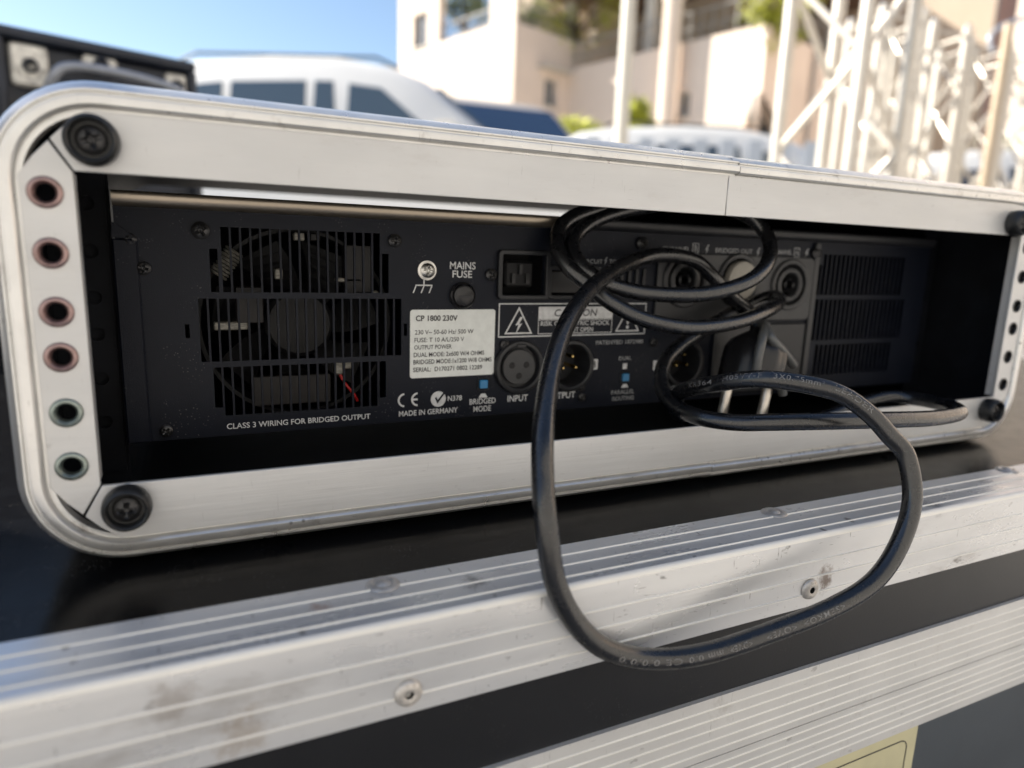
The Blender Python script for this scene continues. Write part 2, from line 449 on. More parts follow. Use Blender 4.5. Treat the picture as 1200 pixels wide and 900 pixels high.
# ==================================================================== RACK CASE
OX0, OX1, OZ0, OZ1, RR = -0.0212, 0.4560, -0.0255, 0.1135, 0.0285
rc = thing('rack_case', (0.217, 0.2, OZ0), 'black rack case with rounded silver frame and perforated side rails lying on the ribbed case', 'rack case')
def ring_samples(x0, x1, z0, z1, R, n=14):
    out = []
    for cx, cz, a in ((x1 - R, z0 + R, -90), (x1 - R, z1 - R, 0), (x0 + R, z1 - R, 90), (x0 + R, z0 + R, 180)):
        for k in range(n + 1):
            w = R_(a + 90 * k / n)
            out.append((cx, cz, math.cos(w), math.sin(w)))
    return out
RS = ring_samples(OX0, OX1, OZ0, OZ1, RR)
PROF = [(0.0006, .034), (0.0, .0335), (0.0, .0075), (0.0004, .0045), (0.0014, .0018), (0.0027, .0002), (0.0031, -.0004), (0.0036, -.0004), (0.0039, 0.0003), (0.0043, 0.0003),
        (0.0046, -.0009), (0.0050, -.0011), (0.0070, -.0011), (0.0074, -.0008), (0.0077, -.0001), (0.0080, .0014), (0.0086, .0014), (0.0088, .0004), (0.0096, .0004), (0.0098, .0040), (0.002, .0050), (0.0012, .034)]
JX = 0.2312
def sweep(samples, prof, dz=0.0, closed_prof=True):
    n = len(prof); mb = MB()
    vs = [(cx + (RR - d) * dx if R else cx, y, cz + (RR - d) * dz_ + dz) for (cx, cz, dx, dz_) in samples for d, y in prof for R in (1,)]
    fs = []
    for i in range(len(samples) - 1):
        for k in range(n if closed_prof else n - 1):
            k2 = (k + 1) % n
            fs.append((i * n + k, i * n + k2, (i + 1) * n + k2, (i + 1) * n + k))
    if closed_prof:
        fs += [tuple(range(n)), tuple((len(samples) - 1) * n + k for k in range(n))[::-1]]
    return mb.add(vs, fs)
q = len(RS) // 4
topJ = lambda x: (x, OZ1 - RR, 0.0, 1.0)
botJ = lambda x: (x, OZ0 + RR, 0.0, -1.0)
right_half = [botJ(JX + .00015)] + RS[0:2 * q] + [topJ(JX + .00015)]
left_half = [topJ(JX - .00015)] + RS[2 * q:] + [botJ(JX - .00015)]
def lid(o, t): o["label"] = t; return o
sweep(left_half, PROF).build('edge_profile', M['rim'], rc, smooth=30)
sweep(right_half, PROF, dz=-0.0004).build('edge_profile', M['rim'], rc, smooth=30)
# shell
SH = [(0.0012, .008), (0.0012, .330), (0.0046, .330), (0.0046, .008)]
mb = sweep(RS + [RS[0]], SH, closed_prof=True)
mb.f = mb.f[:-2]
mb.build('shell', M['inner'], rc)
# black backing seen through the corner gaps
PX0, PX1, PZ0, PZ1 = OX0 + .0088, OX1 - .0088, OZ0 + .0088, OZ1 - .0088
W_, H_ = 0.4345, 0.0889
# face plates with a mitred, cut corner
def cutcorner(sx, sz):
    """outer cut between side rail and plate at corner (sx,sz in {0,1}); returns three points from side to top/bottom"""
    X = PX0 if sx == 0 else PX1; Z = PZ0 if sz == 0 else PZ1
    ix = 1 if sx == 0 else -1; iz = 1 if sz == 0 else -1
    A = Vector((X, Z + iz * 0.0175)); B = Vector((X + ix * 0.0165, Z)); mid = (A + B) / 2 + Vector((-ix, -iz)) * 0.0009
    q1 = A.lerp(B, .25) + Vector((-ix, -iz)) * 0.0006; q3 = A.lerp(B, .75) + Vector((-ix, -iz)) * 0.0006
    return A, q1, mid, q3, B
gp = 0.00035
def side_plate(sx):
    ex = 0 if sx == 0 else W_
    lo = cutcorner(sx, 0); hi = cutcorner(sx, 1)
    s = -1 if sx == 0 else 1
    pts = [(ex, gp), (ex, H_ - gp), (hi[2].x, hi[2].y - gp * 1.5), (hi[1].x, hi[1].y), (hi[0].x, hi[0].y), (lo[0].x, lo[0].y), (lo[1].x, lo[1].y), (lo[2].x, lo[2].y + gp * 1.5)]
    hx = -0.0067 if sx == 0 else W_ + 0.0067
    holes = [circ(hx, z, 0.0030, 20) for z in (.0829, .0670, .0511, .0385, .0226, .0068)]
    return pts, holes
for sx in (0, 1):
    pts, holes = side_plate(sx)
    link('side_rail', curve_mesh([pts] + holes, 0.0016, 0.00025, z0=0.0003), M['alu'], rc)
def long_plate(sz, xa, xb, ca, cb):
    ez = 0 if sz == 0 else H_; OZ = PZ0 if sz == 0 else PZ1
    pts = []
    if ca:
        c = cutcorner(0, sz); pts += [(gp, ez), (c[2].x + gp * 1.5, c[2].y), (c[3].x, c[3].y), (c[4].x, c[4].y)]
    else: pts += [(xa, ez), (xa, OZ)]
    if cb:
        c = cutcorner(1, sz); pts += [(c[4].x, c[4].y), (c[3].x, c[3].y), (c[2].x - gp * 1.5, c[2].y), (W_ - gp, ez)]
    else: pts += [(xb, OZ), (xb, ez)]
    return pts
for sz, xa, xb, ca, cb in ((1, 0, 0.2264, True, False), (1, 0.2268, 0, False, True), (0, 0, 0, True, True)):
    link('front_plate', curve_mesh([long_plate(sz, xa, xb, ca, cb)], 0.0016, 0.00025, z0=0.0), M['alu'], rc)
# return flanges behind the rails
MB().box(W_ + .0004, W_ + .0018, 0.0019, 0.0055, 0.0005, H_ - .0005).build('rail_flange', M['alu'], rc)
MB().box(-.0018, -.0004, 0.0019, 0.009, 0.0005, H_ - .0005).build('rail_flange', M['alu'], rc)
# rear rails inside
for x0, x1, hx in ((-0.0105, 0.0022, -0.0035), (0.4330, 0.4455, 0.4385)):
    link('inner_rail', curve_mesh([rect(x0, x1, -0.012, 0.101)] + [circ(hx, z, 0.0024, 14) for z in (.0829, .0670, .0511, .0385, .0226, .0068)], 0.0015, z0=0.053), M['inner'], rc)
MB().box(OX0 + .0048, 0.0030, .0560, .0575, -.018, .1075).build('hole_light_block', M['inner'], rc)  # added to keep far-end daylight out of the rail holes
# plate added at the far (front) end, blocks daylight in the right half
xb_ = on_y(703, 240, .325).x
MB().box(xb_, OX1 - .006, .318, .326, 0.0, OZ1 - .0047).build('daylight_block', M['inner'], rc)
# eyelets
def eyelet(r_in=0.0024, r_out=0.0042):
    return MB().lathe([(r_out, 0), (r_out, 0.0003), (r_out - .0004, 0.0007), (r_out - .0011, 0.0008), (r_in + .0004, 0.0004), (r_in, 0.0), (r_in, -0.0022)], 28).mesh('eyelet')
em = eyelet(); smooth_mesh(em, 50)
em2 = em.copy(); em.materials.append(M['eye_red']); em2.materials.append(M['eye_grn'])
for i, z in enumerate((.0829, .0670, .0511, .0385, .0226, .0068)):
    e = link('eyelet', em if i < 4 else em2, None, rc, (-0.0067, 0.00025, z)); e.rotation_euler = (R_(90), 0, 0)
em3 = MB().lathe([(0.0036, 0), (0.0036, 0.0003), (0.0031, 0.0005), (0.0027, 0.0), (0.0027, -0.0022)], 24).mesh('eyelet')
em3.materials.append(M['screw']); smooth_mesh(em3, 50)
for z in (.0829, .0670, .0511, .0385, .0226, .0068):
    e = link('eyelet', em3, None, rc, (W_ + 0.0067, 0.00025, z)); e.rotation_euler = (R_(90), 0, 0)
# rubber feet with cross-head screws
def phillips(r, h0, name, mat, parent, loc, rot, seg=32):
    """pan head with a pressed cross recess, built as a height field disc"""
    vs, fs = [], []
    NR = 9
    vs.append((0, 0, h0 - r * .55))
    for i in range(1, NR + 1):
        rr = r * i / NR
        for k in range(seg):
            w = 2 * math.pi * k / seg
            x, y = rr * math.cos(w), rr * math.sin(w)
            dome = h0 - (rr / r) ** 2.2 * r * 0.35
            dx, dy = min(abs(x), abs(y)), max(abs(x), abs(y))
            dep = 0
            if dx < r * .16 and dy < r * .62: dep = r * (.55 - .45 * dy / (r * .62))
            if rr < r * .25: dep = max(dep, r * .45)
            vs.append((x, y, dome - dep))
    for k in range(seg): fs.append((0, 1 + k, 1 + (k + 1) % seg))
    for i in range(NR - 1):
        a, b = 1 + i * seg, 1 + (i + 1) * seg
        for k in range(seg):
            k2 = (k + 1) % seg
            fs.append((a + k, b + k, b + k2, a + k2))
    a = 1 + (NR - 1) * seg; b0 = len(vs)
    for k in range(seg):
        x, y, z = vs[a + k]; vs.append((x, y, h0 - r * 1.1))
    for k in range(seg): fs.append((a + k, b0 + k, b0 + (k + 1) % seg, a + (k + 1) % seg))
    mb = MB().add(vs, fs); 
    me = mb.mesh(name); smooth_mesh(me, 30)
    o = link(name, me, mat, parent, loc); o.rotation_euler = rot
    return o
fm = MB().lathe([(0.0064, 0), (0.0072, 0.0008), (0.0076, 0.0030), (0.0074, 0.0062), (0.0069, 0.0078), (0.0063, 0.0082), (0.0058, 0.0079), (0.0055, 0.0070), (0.0053, 0.0048), (0.0, 0.0046)], 40).mesh('rubber_foot')
smooth_mesh(fm, 60); fm.materials.append(M['rubber'])
for (x, z, a) in ((0.0054, 0.0967, 20), (0.0066, -0.0062, -4), (0.4275, -0.0065, 30), (0.4225, 0.0950, 10)):
    f = link('rubber_foot', fm, None, rc, (x, 0.0001, z)); f.rotation_euler = (R_(90), 0, 0); f.scale = (.88, .88, .92)
    s_ = phillips(0.0043, 0.0072, 'screw', M['screw'], f, (0, 0, 0), (0, 0, R_(a)))

# ==================================================================== AMPLIFIER
YP = 0.048
AX0, AX1, AZ0, AZ1 = 0.0045, 0.4320, -0.0005, 0.0832
amp = thing('amplifier', (0.217, 0.25, AZ0), 'black amplifier back panel with vents, sockets and white lettering inside the rack case', 'amplifier')
def pp(px, py):
    p = on_y(px, py, YP); return p.x, p.z
holes = []
pitch = 0.00345
def slots(x0, n, z0, z1, p=pitch, w=0.0027):
    for i in range(n): holes.append(rect(x0 + i * p, x0 + i * p + w, z0, z1))
slots(0.0375, 17, 0.0535, 0.0768)          # top row
slots(0.0335, 1, 0.0535, 0.0690); slots(0.0962, 1, 0.0535, 0.0690)
slots(0.0290, 22, 0.0280, 0.0512)          # middle row
slots(0.0328, 1, 0.0105, 0.0258); slots(0.0362, 17, 0.0072, 0.0258); slots(0.0950, 1, 0.0105, 0.0258)
slots(0.3425, 19, 0.0535, 0.0758, .0036, .0026); slots(0.3392, 1, 0.0535, 0.0700, .0036, .0026)
slots(0.3400, 21, 0.0280, 0.0512, .0036, .0026)
slots(0.3440, 18, 0.0080, 0.0256, .0036, .0026)
holes.append(rect(0.0242, 0.0257, 0.037, 0.042)); holes.append(rect(0.1052, 0.1066, 0.036, 0.041))
XL = [(0.1582, 0.0208), (0.1849, 0.0204), (0.2235, 0.0), (0.2508, 0.0191)]
for (x, z) in (XL[0], XL[1], XL[3]): holes.append(circ(x, z, 0.0098, 24))
SPK = [(0.2466, 0.0606), (0.2805, 0.0610), (0.3170, 0.0590)]
for (x, z) in SPK: holes.append(circ(x, z, 0.0110, 24))
holes.append(rect(0.1478, 0.1690, 0.0530, 0.0705))
holes.append(rect(0.1722, 0.1960, 0.0530, 0.0640))
link('rear_panel', curve_mesh([rect(AX0, AX1, AZ0, AZ1)] + holes, 0.0016, z0=YP), M['panel'], amp)
bx = MB().box(AX0, AX1, YP + .014, 0.29, .0858, .0872).box(AX0, AX1, YP + .0016, 0.29, AZ0, AZ0 + .0015)
bx.box(AX0, AX0 + .0015, YP + .0016, 0.29, AZ0 + .0015, .0857).box(AX1 - .0015, AX1, YP + .0016, 0.29, AZ0 + .0015, .0857).box(AX0, AX1, 0.2901, 0.292, AZ0, .0872)
bx.box(0.112, 0.114, YP + .0016, 0.2, AZ0 + .0015, AZ1 - .0015)
bx.box(AX0, AX1, YP + .0016, YP + .030, .0800, .0812)
bx.build('chassis', M['panel'], amp)
# folded left edge line and top lip
LIP = [(YP + .0200, .0874)] + [(YP - .0020, .0874), (YP - .0027, .0871), (YP - .0030, .0866)] + [(YP - .0001 - .0029 * math.cos(R_(a)), .0858 - .0036 * math.sin(R_(a))) for a in range(0, 91, 10)] + [ (YP + .0016, .0840), (YP + .0200, .0862)]
extrude_x(LIP, AX0, 0.192).build('top_lip', M['lip'], amp, smooth=50)
extrude_x(LIP, 0.1922, AX1).build('top_lip', M['bezel'], amp, smooth=50)
MB().bbox(0.0035, 0.0112, YP - .0016, YP - .0001, AZ0, 0.0715, 0.0006).build('side_bracket', M['panel'], amp)
MB().add([(0.0035, YP - .0016, 0.0717), (0.0112, YP - .0016, 0.0717), (0.0040, YP - .0016, 0.0770), (0.0035, YP - .0002, 0.0717), (0.0112, YP - .0002, 0.0717), (0.0040, YP - .0002, 0.0770)],
         [(0, 1, 2), (3, 5, 4), (0, 3, 4, 1), (1, 4, 5, 2), (2, 5, 3, 0)]).build('side_bracket', M['panel'], amp)
# panel screws
def pscrew(x, z, r=0.0028, mat='screw', y=YP, rot=0.3, ring=True):
    o = phillips(r, r * .8, 'screw', M[mat], amp, (x, y - .0002, z), (R_(90), 0, 0))
    o.rotation_euler = Matrix.Rotation(R_(90), 3, 'X').to_4x4().to_euler() if False else (R_(90), rot, 0)
    return o
for x, z, r in ((0.0089, 0.0712, .0022), (0.0124, 0.0617, .0024), (0.0310, 0.0752, .0030), (0.1012, 0.0742, .0026), (0.0160, 0.0032, .0022), (0.2201, 0.0774, .0030), (0.3352, 0.0762, .0032),
                (0.1434, 0.0615, .0026), (0.1508, 0.0310, .0022), (0.1919, 0.0048, .0020), (0.1912, 0.0098, .0020), (0.3290, 0.0500, .0018), (0.2312, 0.0300, .0020)):
    pscrew(x, z, r, rot=random.uniform(0, 1.5))
gs = pscrew(0.1148, 0.0628, 0.0030, 'steel'); gs["label"] = 'bright zinc earth screw'
MB().lathe([(0.0040, 0), (0.0040, 0.0006), (0.0030, 0.0008), (0.0029, 0)], 24, Matrix.Translation((0.1148, YP, 0.0628)) @ Matrix.Rotation(R_(90), 4, 'X')).build('washer', M['steel'], amp, smooth=40)
# insides behind the left vent: fan, coil, clip, red wire
fan = MB().lathe([(0.0135, 0.0), (0.0135, 0.006), (0.012, 0.0075), (0.0, 0.0078)], 28, Matrix.Translation((0.066, YP + .022, 0.040)) @ Matrix.Rotation(R_(90), 4, 'X')).build('fan_hub', M['dark'], amp, smooth=40)
for k in range(7):
    b = MB()
    a0 = 2 * math.pi * k / 7
    pts = []
    for i in range(6):
        rr = 0.0135 + 0.004 * i
        for s_, yy in ((-0.30, 0.018), (0.30, 0.028)):
            w = a0 + s_ + i * 0.06
            pts.append((0.066 + rr * math.cos(w), YP + yy, 0.040 + rr * math.sin(w)))
    b.add(pts, [(2 * i, 2 * i + 1, 2 * i + 3, 2 * i + 2) for i in range(5)])
    b.build('fan_blade', M['dark'], fan)
MB().lathe([(0.0365, 0), (0.0365, 0.015), (0.0380, 0.015), (0.0380, 0)], 40, Matrix.Translation((0.066, YP + .032, 0.040)) @ Matrix.Rotation(R_(90), 4, 'X')).build('fan_ring', M['dark'], amp, smooth=40)
Mc = Matrix.Translation((0.0395, YP + .010, 0.0640)) @ Matrix.Rotation(R_(35), 4, 'Y')
mb = MB()
for k in range(9):
    mb.lathe([(0.0032, k * .0013 - .006), (0.0038, k * .0013 - .0055), (0.0032, k * .0013 - .005)], 14, Mc)
mb.build('coil', M['comp_pale'], amp, smooth=40)
for (x, z, w, h, m) in ((0.066, 0.0745, .004, .003, 'comp_pale'), (0.072, 0.0745, .004, .003, 'comp'), (0.058, 0.060, .003, .004, 'comp_pale'), (0.062, 0.014, .030, .012, 'comp'), (0.040, 0.040, .012, .003, 'comp_pale'),
                        (0.085, 0.058, .010, .0015, 'comp_pale'), (0.092, 0.053, .010, .0015, 'comp_pale'), (0.047, 0.048, .010, .014, 'comp'), (0.089, 0.062, .012, .020, 'comp')):
    MB().bbox(x - w / 2, x + w / 2, YP + .009, YP + .014, z - h / 2, z + h / 2, .0004, ).build('component', M[m], amp)
MB().bbox(0.0775, 0.0812, YP + .003, YP + .008, 0.0205, 0.0260, .0005).bbox(0.0815, 0.0850, YP + .004, YP + .008, 0.0225, 0.0262, .0005).build('terminal_clip', M['comp_pale'], amp)
MB().tube(catmull([Vector((0.0795, YP + .006, 0.0215)), Vector((0.0815, YP + .005, 0.017)), Vector((0.0855, YP + .004, 0.0115)), Vector((0.0870, YP + .006, 0.0085))], 5), 0.0006, 8).build('red_wire', M['red'], amp, smooth=60)
# fuse holder
Mf = Matrix.Translation((0.1303, YP, 0.0527)) @ Matrix.Rotation(R_(90), 4, 'X')
fh = MB().lathe([(0.0056, 0), (0.0056, 0.0018), (0.0050, 0.0024), (0.0046, 0.0020), (0.0044, 0.0032), (0.0038, 0.0036), (0.0, 0.0037)], 32, Mf).build('fuse_holder', M['plastic'], amp, smooth=40)
MB().box(0.1278, 0.1332, YP - .0041, YP - .0036, 0.0520, 0.0528).build('slot', M['black_ink'], fh)
# mains inlet and breaker
def frame_box(x0, x1, z0, z1, t, y, d, name, mat, r=0.002):
    return link(name, curve_mesh([rrect(x0, x1, z0, z1, r), rrect(x0 + t, x1 - t, z0 + t, z1 - t, max(r - t, .0006))], d, 0.0003, z0=y - d + .0002), M[mat], amp)
inl = frame_box(0.1462, 0.1712, 0.0510, 0.0722, 0.0020, YP, 0.0025, 'mains_inlet', 'bezel')
MB().box(0.1478, 0.1690, YP + .016, YP + .018, 0.0530, 0.0705).bbox(0.1515, 0.1655, YP + .003, YP + .016, 0.0560, 0.0675, .001).build('socket_core', M['dark'], inl)
for x, z in ((0.1550, 0.0600), (0.1618, 0.0600), (0.1584, 0.0640)):
    MB().box(x - .0008, x + .0008, YP + .0012, YP + .003, z - .002, z + .002).build('contact', M['screw'], inl)
brk = frame_box(0.1705, 0.1978, 0.0512, 0.0660, 0.0018, YP, 0.0022, 'breaker', 'bezel')
MB().bbox(0.1725, 0.1958, YP + .002, YP + .010, 0.0530, 0.0642, .001).build('rocker', M['plastic'], brk)
# XLR sockets
def xlr(x, z, male):
    Mx = Matrix.Translation((x, YP, z)) @ Matrix.Rotation(R_(90), 4, 'X')
    o = MB().lathe([(0.0122, 0), (0.0122, 0.0014), (0.0116, 0.0022), (0.0104, 0.0024), (0.0098, 0.0020), (0.0094, 0.0006), (0.0094, -0.012 if male else -0.001), (0.0001, -0.012 if male else -0.001)], 40, Mx).build('xlr_socket', M['bezel'], amp, smooth=35)
    if not male:
        MB().lathe([(0.0082, -0.001), (0.0082, 0.0004), (0.0078, 0.0009), (0.0001, 0.0010)], 32, Mx).build('insert', M['bezel2'], o, smooth=35)
        for dx, dz in ((-.0035, .0009), (.0035, .0009), (0, -.0040)):
            MB().lathe([(0.0015, 0.0009), (0.0013, 0.00115), (0.0001, 0.00112)], 16, Mx @ Matrix.Translation((dx, dz, 0))).build('contact', M['dark'], o)  # black discs stand in for the shade inside the contact holes
        MB().bbox(x - .0022, x + .0022, YP - .0030, YP - .0020, z + .0090, z + .0108, .0003).build('latch', M['bezel'], o)
    else:
        for dx, dz in ((-.0032, -.0014), (.0036, -.0012), (0.0016, .0040)):
            MB().lathe([(0.0009, -0.012), (0.0009, -0.0012), (0.0005, -0.0004), (0.0, -0.0003)], 12, Mx @ Matrix.Translation((dx, dz, 0))).build('contact', M['gold'], o, smooth=40)
    return o
xlr(*XL[0], False); xlr(*XL[1], True); xlr(*XL[3], True)
# output module with speaker sockets
modp = [(0.2010, 0.0500), (0.2290, 0.0500), (0.2290, 0.0020), (0.2580, 0.0020), (0.2580, 0.0440), (0.3335, 0.0440), (0.3335, 0.0700), (0.3300, 0.0735), (0.2320, 0.0735), (0.2300, 0.0720), (0.2300, 0.0520), (0.2010, 0.0520)]
outm = link('output_module', curve_mesh([rrect(0.2300, 0.3340, 0.0400, 0.0735, 0.003)] + [circ(x, z, 0.0112, 24) for x, z in SPK], 0.0016, 0.0004, z0=YP - .0017), M['bezel2'], amp)
def speakon(x, z, i):
    Mx = Matrix.Translation((x, YP - .0017, z)) @ Matrix.Rotation(R_(90), 4, 'X')
    o = MB().lathe([(0.0135, 0), (0.0135, 0.0008), (0.0128, 0.0014), (0.0118, 0.0014), (0.0110, 0.0010), (0.0108, -0.006), (0.0092, -0.006), (0.0090, 0.0006), (0.0083, 0.0010), (0.0068, 0.0010), (0.0062, 0.0004), (0.0060, -0.009), (0.0001, -0.009)], 40, Mx).build('speaker_socket', M['bezel2'], amp, smooth=35)
    MB().lathe([(0.0036, -0.009), (0.0036, 0.0), (0.0030, 0.0006), (0.0024, 0.0), (0.0022, -0.005), (0.0001, -0.005)], 24, Mx).build('core', M['plastic'], o, smooth=35)
    if i == 1:
        c = MB().lathe([(0.0098, 0.0010), (0.0098, 0.0030), (0.0092, 0.0040), (0.0001, 0.0042)], 36, Mx).build('dust_cap', M['disc'], o, smooth=35)
        c["label"] = 'round beige dust cap'
for i, (x, z) in enumerate(SPK): speakon(x, z, i)
# vertical rib group left of the sockets, and step edge beside the right vent
for k in range(5):
    MB().bbox(0.2050 + k * .0042, 0.2066 + k * .0042, YP - .0014, YP - .0001, 0.0560, 0.0655, .0003).build('rib', M['bezel'], amp)
MB().bbox(0.3338, 0.3375, YP - .0022, YP - .0001, 0.0010, 0.0815, .0005).build('divider', M['bezel2'], amp)
MB().bbox(0.2690, 0.3325, YP - .0020, YP - .0001, 0.0015, 0.0385, .0008).build('lower_bezel', M['bezel'], amp)
for (x, z) in ((0.1411, 0.0139), (0.2160, 0.0133)):
    sw = frame_box(x - .0028, x + .0028, z - .0028, z + .0028, 0.0006, YP, 0.0008, 'push_switch', 'bezel', .0006)
    MB().bbox(x - .0019, x + .0019, YP - .0014, YP - .0001, z - .0019, z + .0019, .0003).build('button', M['blue'], sw)
# sticker
(x0, zt_), (x1, _a), (_b, zb_) = pp(481.5, 363), pp(581.3, 364), pp(476, 444)
stk = link('type_label', curve_mesh([rrect(0.1078, 0.1460, 0.0180, 0.0467, 0.0012)], 0.00012, z0=YP - .00014), M['sticker'], amp)
stk["label"] = 'white rating label with black print'
YS = YP - .00020
def tx(s, px0, px1, pyb, pyt, mat='ink', par=amp, y=YS, bold=0.012, name='lettering', shear=0.0):
    a = pp(px0, pyb); b = pp(px0, pyt); c = pp(px1, pyb)
    return fit_text(s, a[0], c[0], a[1], b[1], y, M[mat], par, bold, name, shear)
YL = YP - .00022
for s, a, b, yb, yt, bd in (("CP 1800 230V", 487, 536, 376.5, 369.6, .028), ("230 V~ 50-60 Hz/ 500 W", 486, 554.5, 392.2, 386.8, .012), ("FUSE: T 10 A/L/250 V", 485.5, 543.5, 401.3, 396.0, .012),
                            ("OUTPUT POWER", 485.2, 529, 409.8, 404.6, .012), ("DUAL MODE: 2x600 W/4 OHMS", 484.6, 567, 418.7, 413.3, .016), ("BRIDGED MODE:1x1200 W/8 OHMS", 484.2, 575.6, 427.2, 421.8, .016),
                            ("SERIAL:  D170271 0802 12289", 483.9, 564.6, 436.2, 430.8, .016)):
    tx(s, a, b, yb, yt, 'black_ink', stk, YL, bd)
tx("MAINS", 527, 557, 315.3, 306.5); tx("FUSE", 530, 553, 325.3, 316.8)
tx("CLASS 3 WIRING FOR BRIDGED OUTPUT", 266, 434, 503.0, 496.4)
tx("N378", 524.5, 541, 470, 464); tx("MADE IN GERMANY", 467.3, 536, 488.2, 481.8)
tx("BRIDGED", 550, 580.5, 474.2, 467.6); tx("MODE", 554.5, 575, 482.8, 476.2)
tx("INPUT", 594.5, 618, 471.0, 463.6); tx("OUTPUT", 639, 673.5, 468.2, 460.6)
tx("PATENTED 1872980", 698, 753, 404.0, 399.2, 'ink_dim')
tx("CIRCUIT", 680.5, 706, 308.5, 303.4, 'ink_dim'); tx("TO", 713.5, 722, 308.8, 303.8, 'ink_dim'); tx("V1995 C", 683, 712, 317.6, 312.8, 'ink_dim')
tx("DUAL", 725, 739.5, 422.3, 417.8, 'ink_dim'); tx("PARALLEL", 716, 742.5, 462.4, 457.6, 'ink_dim'); tx("ROUTING", 717, 742, 469.8, 465.0, 'ink_dim')
tx("OUTPUT", 780, 801, 457.6, 452.6, 'ink_dim')
YC = YP - .00200
tx("CHANNEL", 776, 808, 293.6, 288.3, 'ink_dim'); tx("BRIDGED OUT", 838, 881.5, 296.0, 290.4, 'ink_dim'); tx("CHANNEL", 905, 927.5, 297.6, 292.2, 'ink_dim')
def flat(loops, y, mat, par=amp, name='print', t=.00006):
    return link(name, curve_mesh(loops, t, z0=y), M[mat], par)
def boxed(ch, px, py, w=.0040, h=.0050, solid=True, mat='ink'):
    x, z = pp(px, py)
    if solid:
        b = flat([rrect(x - w / 2, x + w / 2, z - h / 2, z + h / 2, .0003)], YS, mat, name='letter_box')
        fit_text(ch, x - w * .25, x + w * .25, z - h * .32, z + h * .32, YS - .00006, M['black_ink'], b, .02)
    else:
        b = flat([rrect(x - w / 2, x + w / 2, z - h / 2, z + h / 2, .0003), rrect(x - w / 2 + .0004, x + w / 2 - .0004, z - h / 2 + .0004, z + h / 2 - .0004, .0001)], YS, mat, name='letter_box')
        fit_text(ch, x - w * .22, x + w * .22, z - h * .3, z + h * .3, YS - .00006, M[mat], b, .01)
boxed('B', 696, 427); boxed('A', 769, 428); boxed('B', 815, 291, solid=False, mat='ink_dim'); boxed('A', 933.5, 296, solid=False, mat='ink_dim')
def bolt(px, py, h, mat='ink', par=amp):
    x, z = pp(px, py)
    P = [(0.10, .5), (-.22, -.02), (.0, .02), (-.16, -.5), (.24, .1), (.03, .07), (.28, .5)]
    return flat([[(x + a * h, z + b * h) for a, b in P]], YS, mat, par, 'bolt_symbol')
bolt(828, 293, .0052, 'ink_dim'); bolt(888, 296, .0050, 'ink_dim'); bolt(945, 297, .0050, 'ink_dim'); bolt(709.5, 306, .0036, 'ink_dim')
# caution plate
def fr4(x0, x1, z0, z1, t): return [rect(x0, x1, z0, z1), rect(x0 + t, x1 - t, z0 + t, z1 - t)]
cp = flat(fr4(0.1476, 0.2258, 0.0343, 0.0493, .0005), YS, 'ink', name='caution_box')
def tri(cx, z0, z1, w, t, par):
    o = [(cx - w / 2, z0), (cx + w / 2, z0), (cx, z1)]
    cz = z0 + (z1 - z0) / 3
    i = [(cx + (x - cx) * t, cz + (z - cz) * t) for x, z in o]
    return flat([o, i], YS, 'ink', par, 'warning_triangle')
t1 = tri(0.1575, 0.0357, 0.0478, 0.0138, .84, cp); bolt(607.5, 381, .0072, 'ink', t1)
t2 = tri(0.2155, 0.0357, 0.0478, 0.0138, .84, cp)
x, z = 0.2155, 0.0405
flat([[(x - .0008, z + .0036), (x + .0008, z + .0036), (x + .0004, z - .0012), (x - .0004, z - .0012)]], YS, 'ink', t2, 'exclamation_mark'); flat([circ(x, z - .0027, .0008, 12)], YS, 'ink', t2, 'exclamation_mark')
cb = flat([rect(0.1672, 0.2066, 0.0421, 0.0477)], YS, 'ink', cp, 'caution_field')
fit_text("CAUTION", 0.1750, 0.1975, 0.0433, 0.0466, YS - .00007, M['black_ink'], cb, .012, shear=.15)
flat(fr4(0.1672, 0.2066, 0.0354, 0.0419, .0003), YS, 'ink', cp, 'caution_field')
fit_text("RISK OF ELECTRIC SHOCK", 0.1685, 0.2052, 0.0391, 0.0412, YS, M['ink'], cp, .01)
fit_text("DO NOT OPEN", 0.1775, 0.1962, 0.0361, 0.0382, YS, M['ink'], cp, .01)
# earth symbol
ex, ez = 0.1136, 0.0550
flat([rect(ex - .00025, ex + .00025, ez + .0020, ez + .0056), ], YS, 'ink', name='earth_symbol')
flat([rect(ex - .0036, ex + .0036, ez + .0015, ez + .0020)], YS, 'ink', name='earth_symbol')
for dx in (-.0036, -.0002, .0032):
    flat([[(ex + dx, ez + .0016), (ex + dx + .0005, ez + .0016), (ex + dx - .0007, ez - .0014), (ex + dx - .0012, ez - .0014)]], YS, 'ink', name='earth_symbol')
# CE mark
def arc(cx, cz, r0, r1, a0, a1, n=18):
    return [(cx + r1 * math.cos(R_(a0 + (a1 - a0) * k / n)), cz + r1 * math.sin(R_(a0 + (a1 - a0) * k / n))) for k in range(n + 1)] + \
           [(cx + r0 * math.cos(R_(a1 + (a0 - a1) * k / n)), cz + r0 * math.sin(R_(a1 + (a0 - a1) * k / n))) for k in range(n + 1)]
cx, cz = pp(472.5, 469)
flat([arc(cx + .0006, cz, .0022, .0030, 95, 265)], YS, 'ink', name='ce_mark')
cx2, cz2 = pp(486.5, 468)
flat([arc(cx2 + .0012, cz2, .0022, .0030, 95, 265)], YS, 'ink', name='ce_mark'); flat([rect(cx2 - .0011, cx2 + .0010, cz2 - .0004, cz2 + .0004)], YS - .00003, 'ink', name='ce_mark')
cx, cz = pp(513.5, 467.5)
ck = flat([circ(cx, cz, .0034, 28)], YS, 'ink', name='tick_mark')
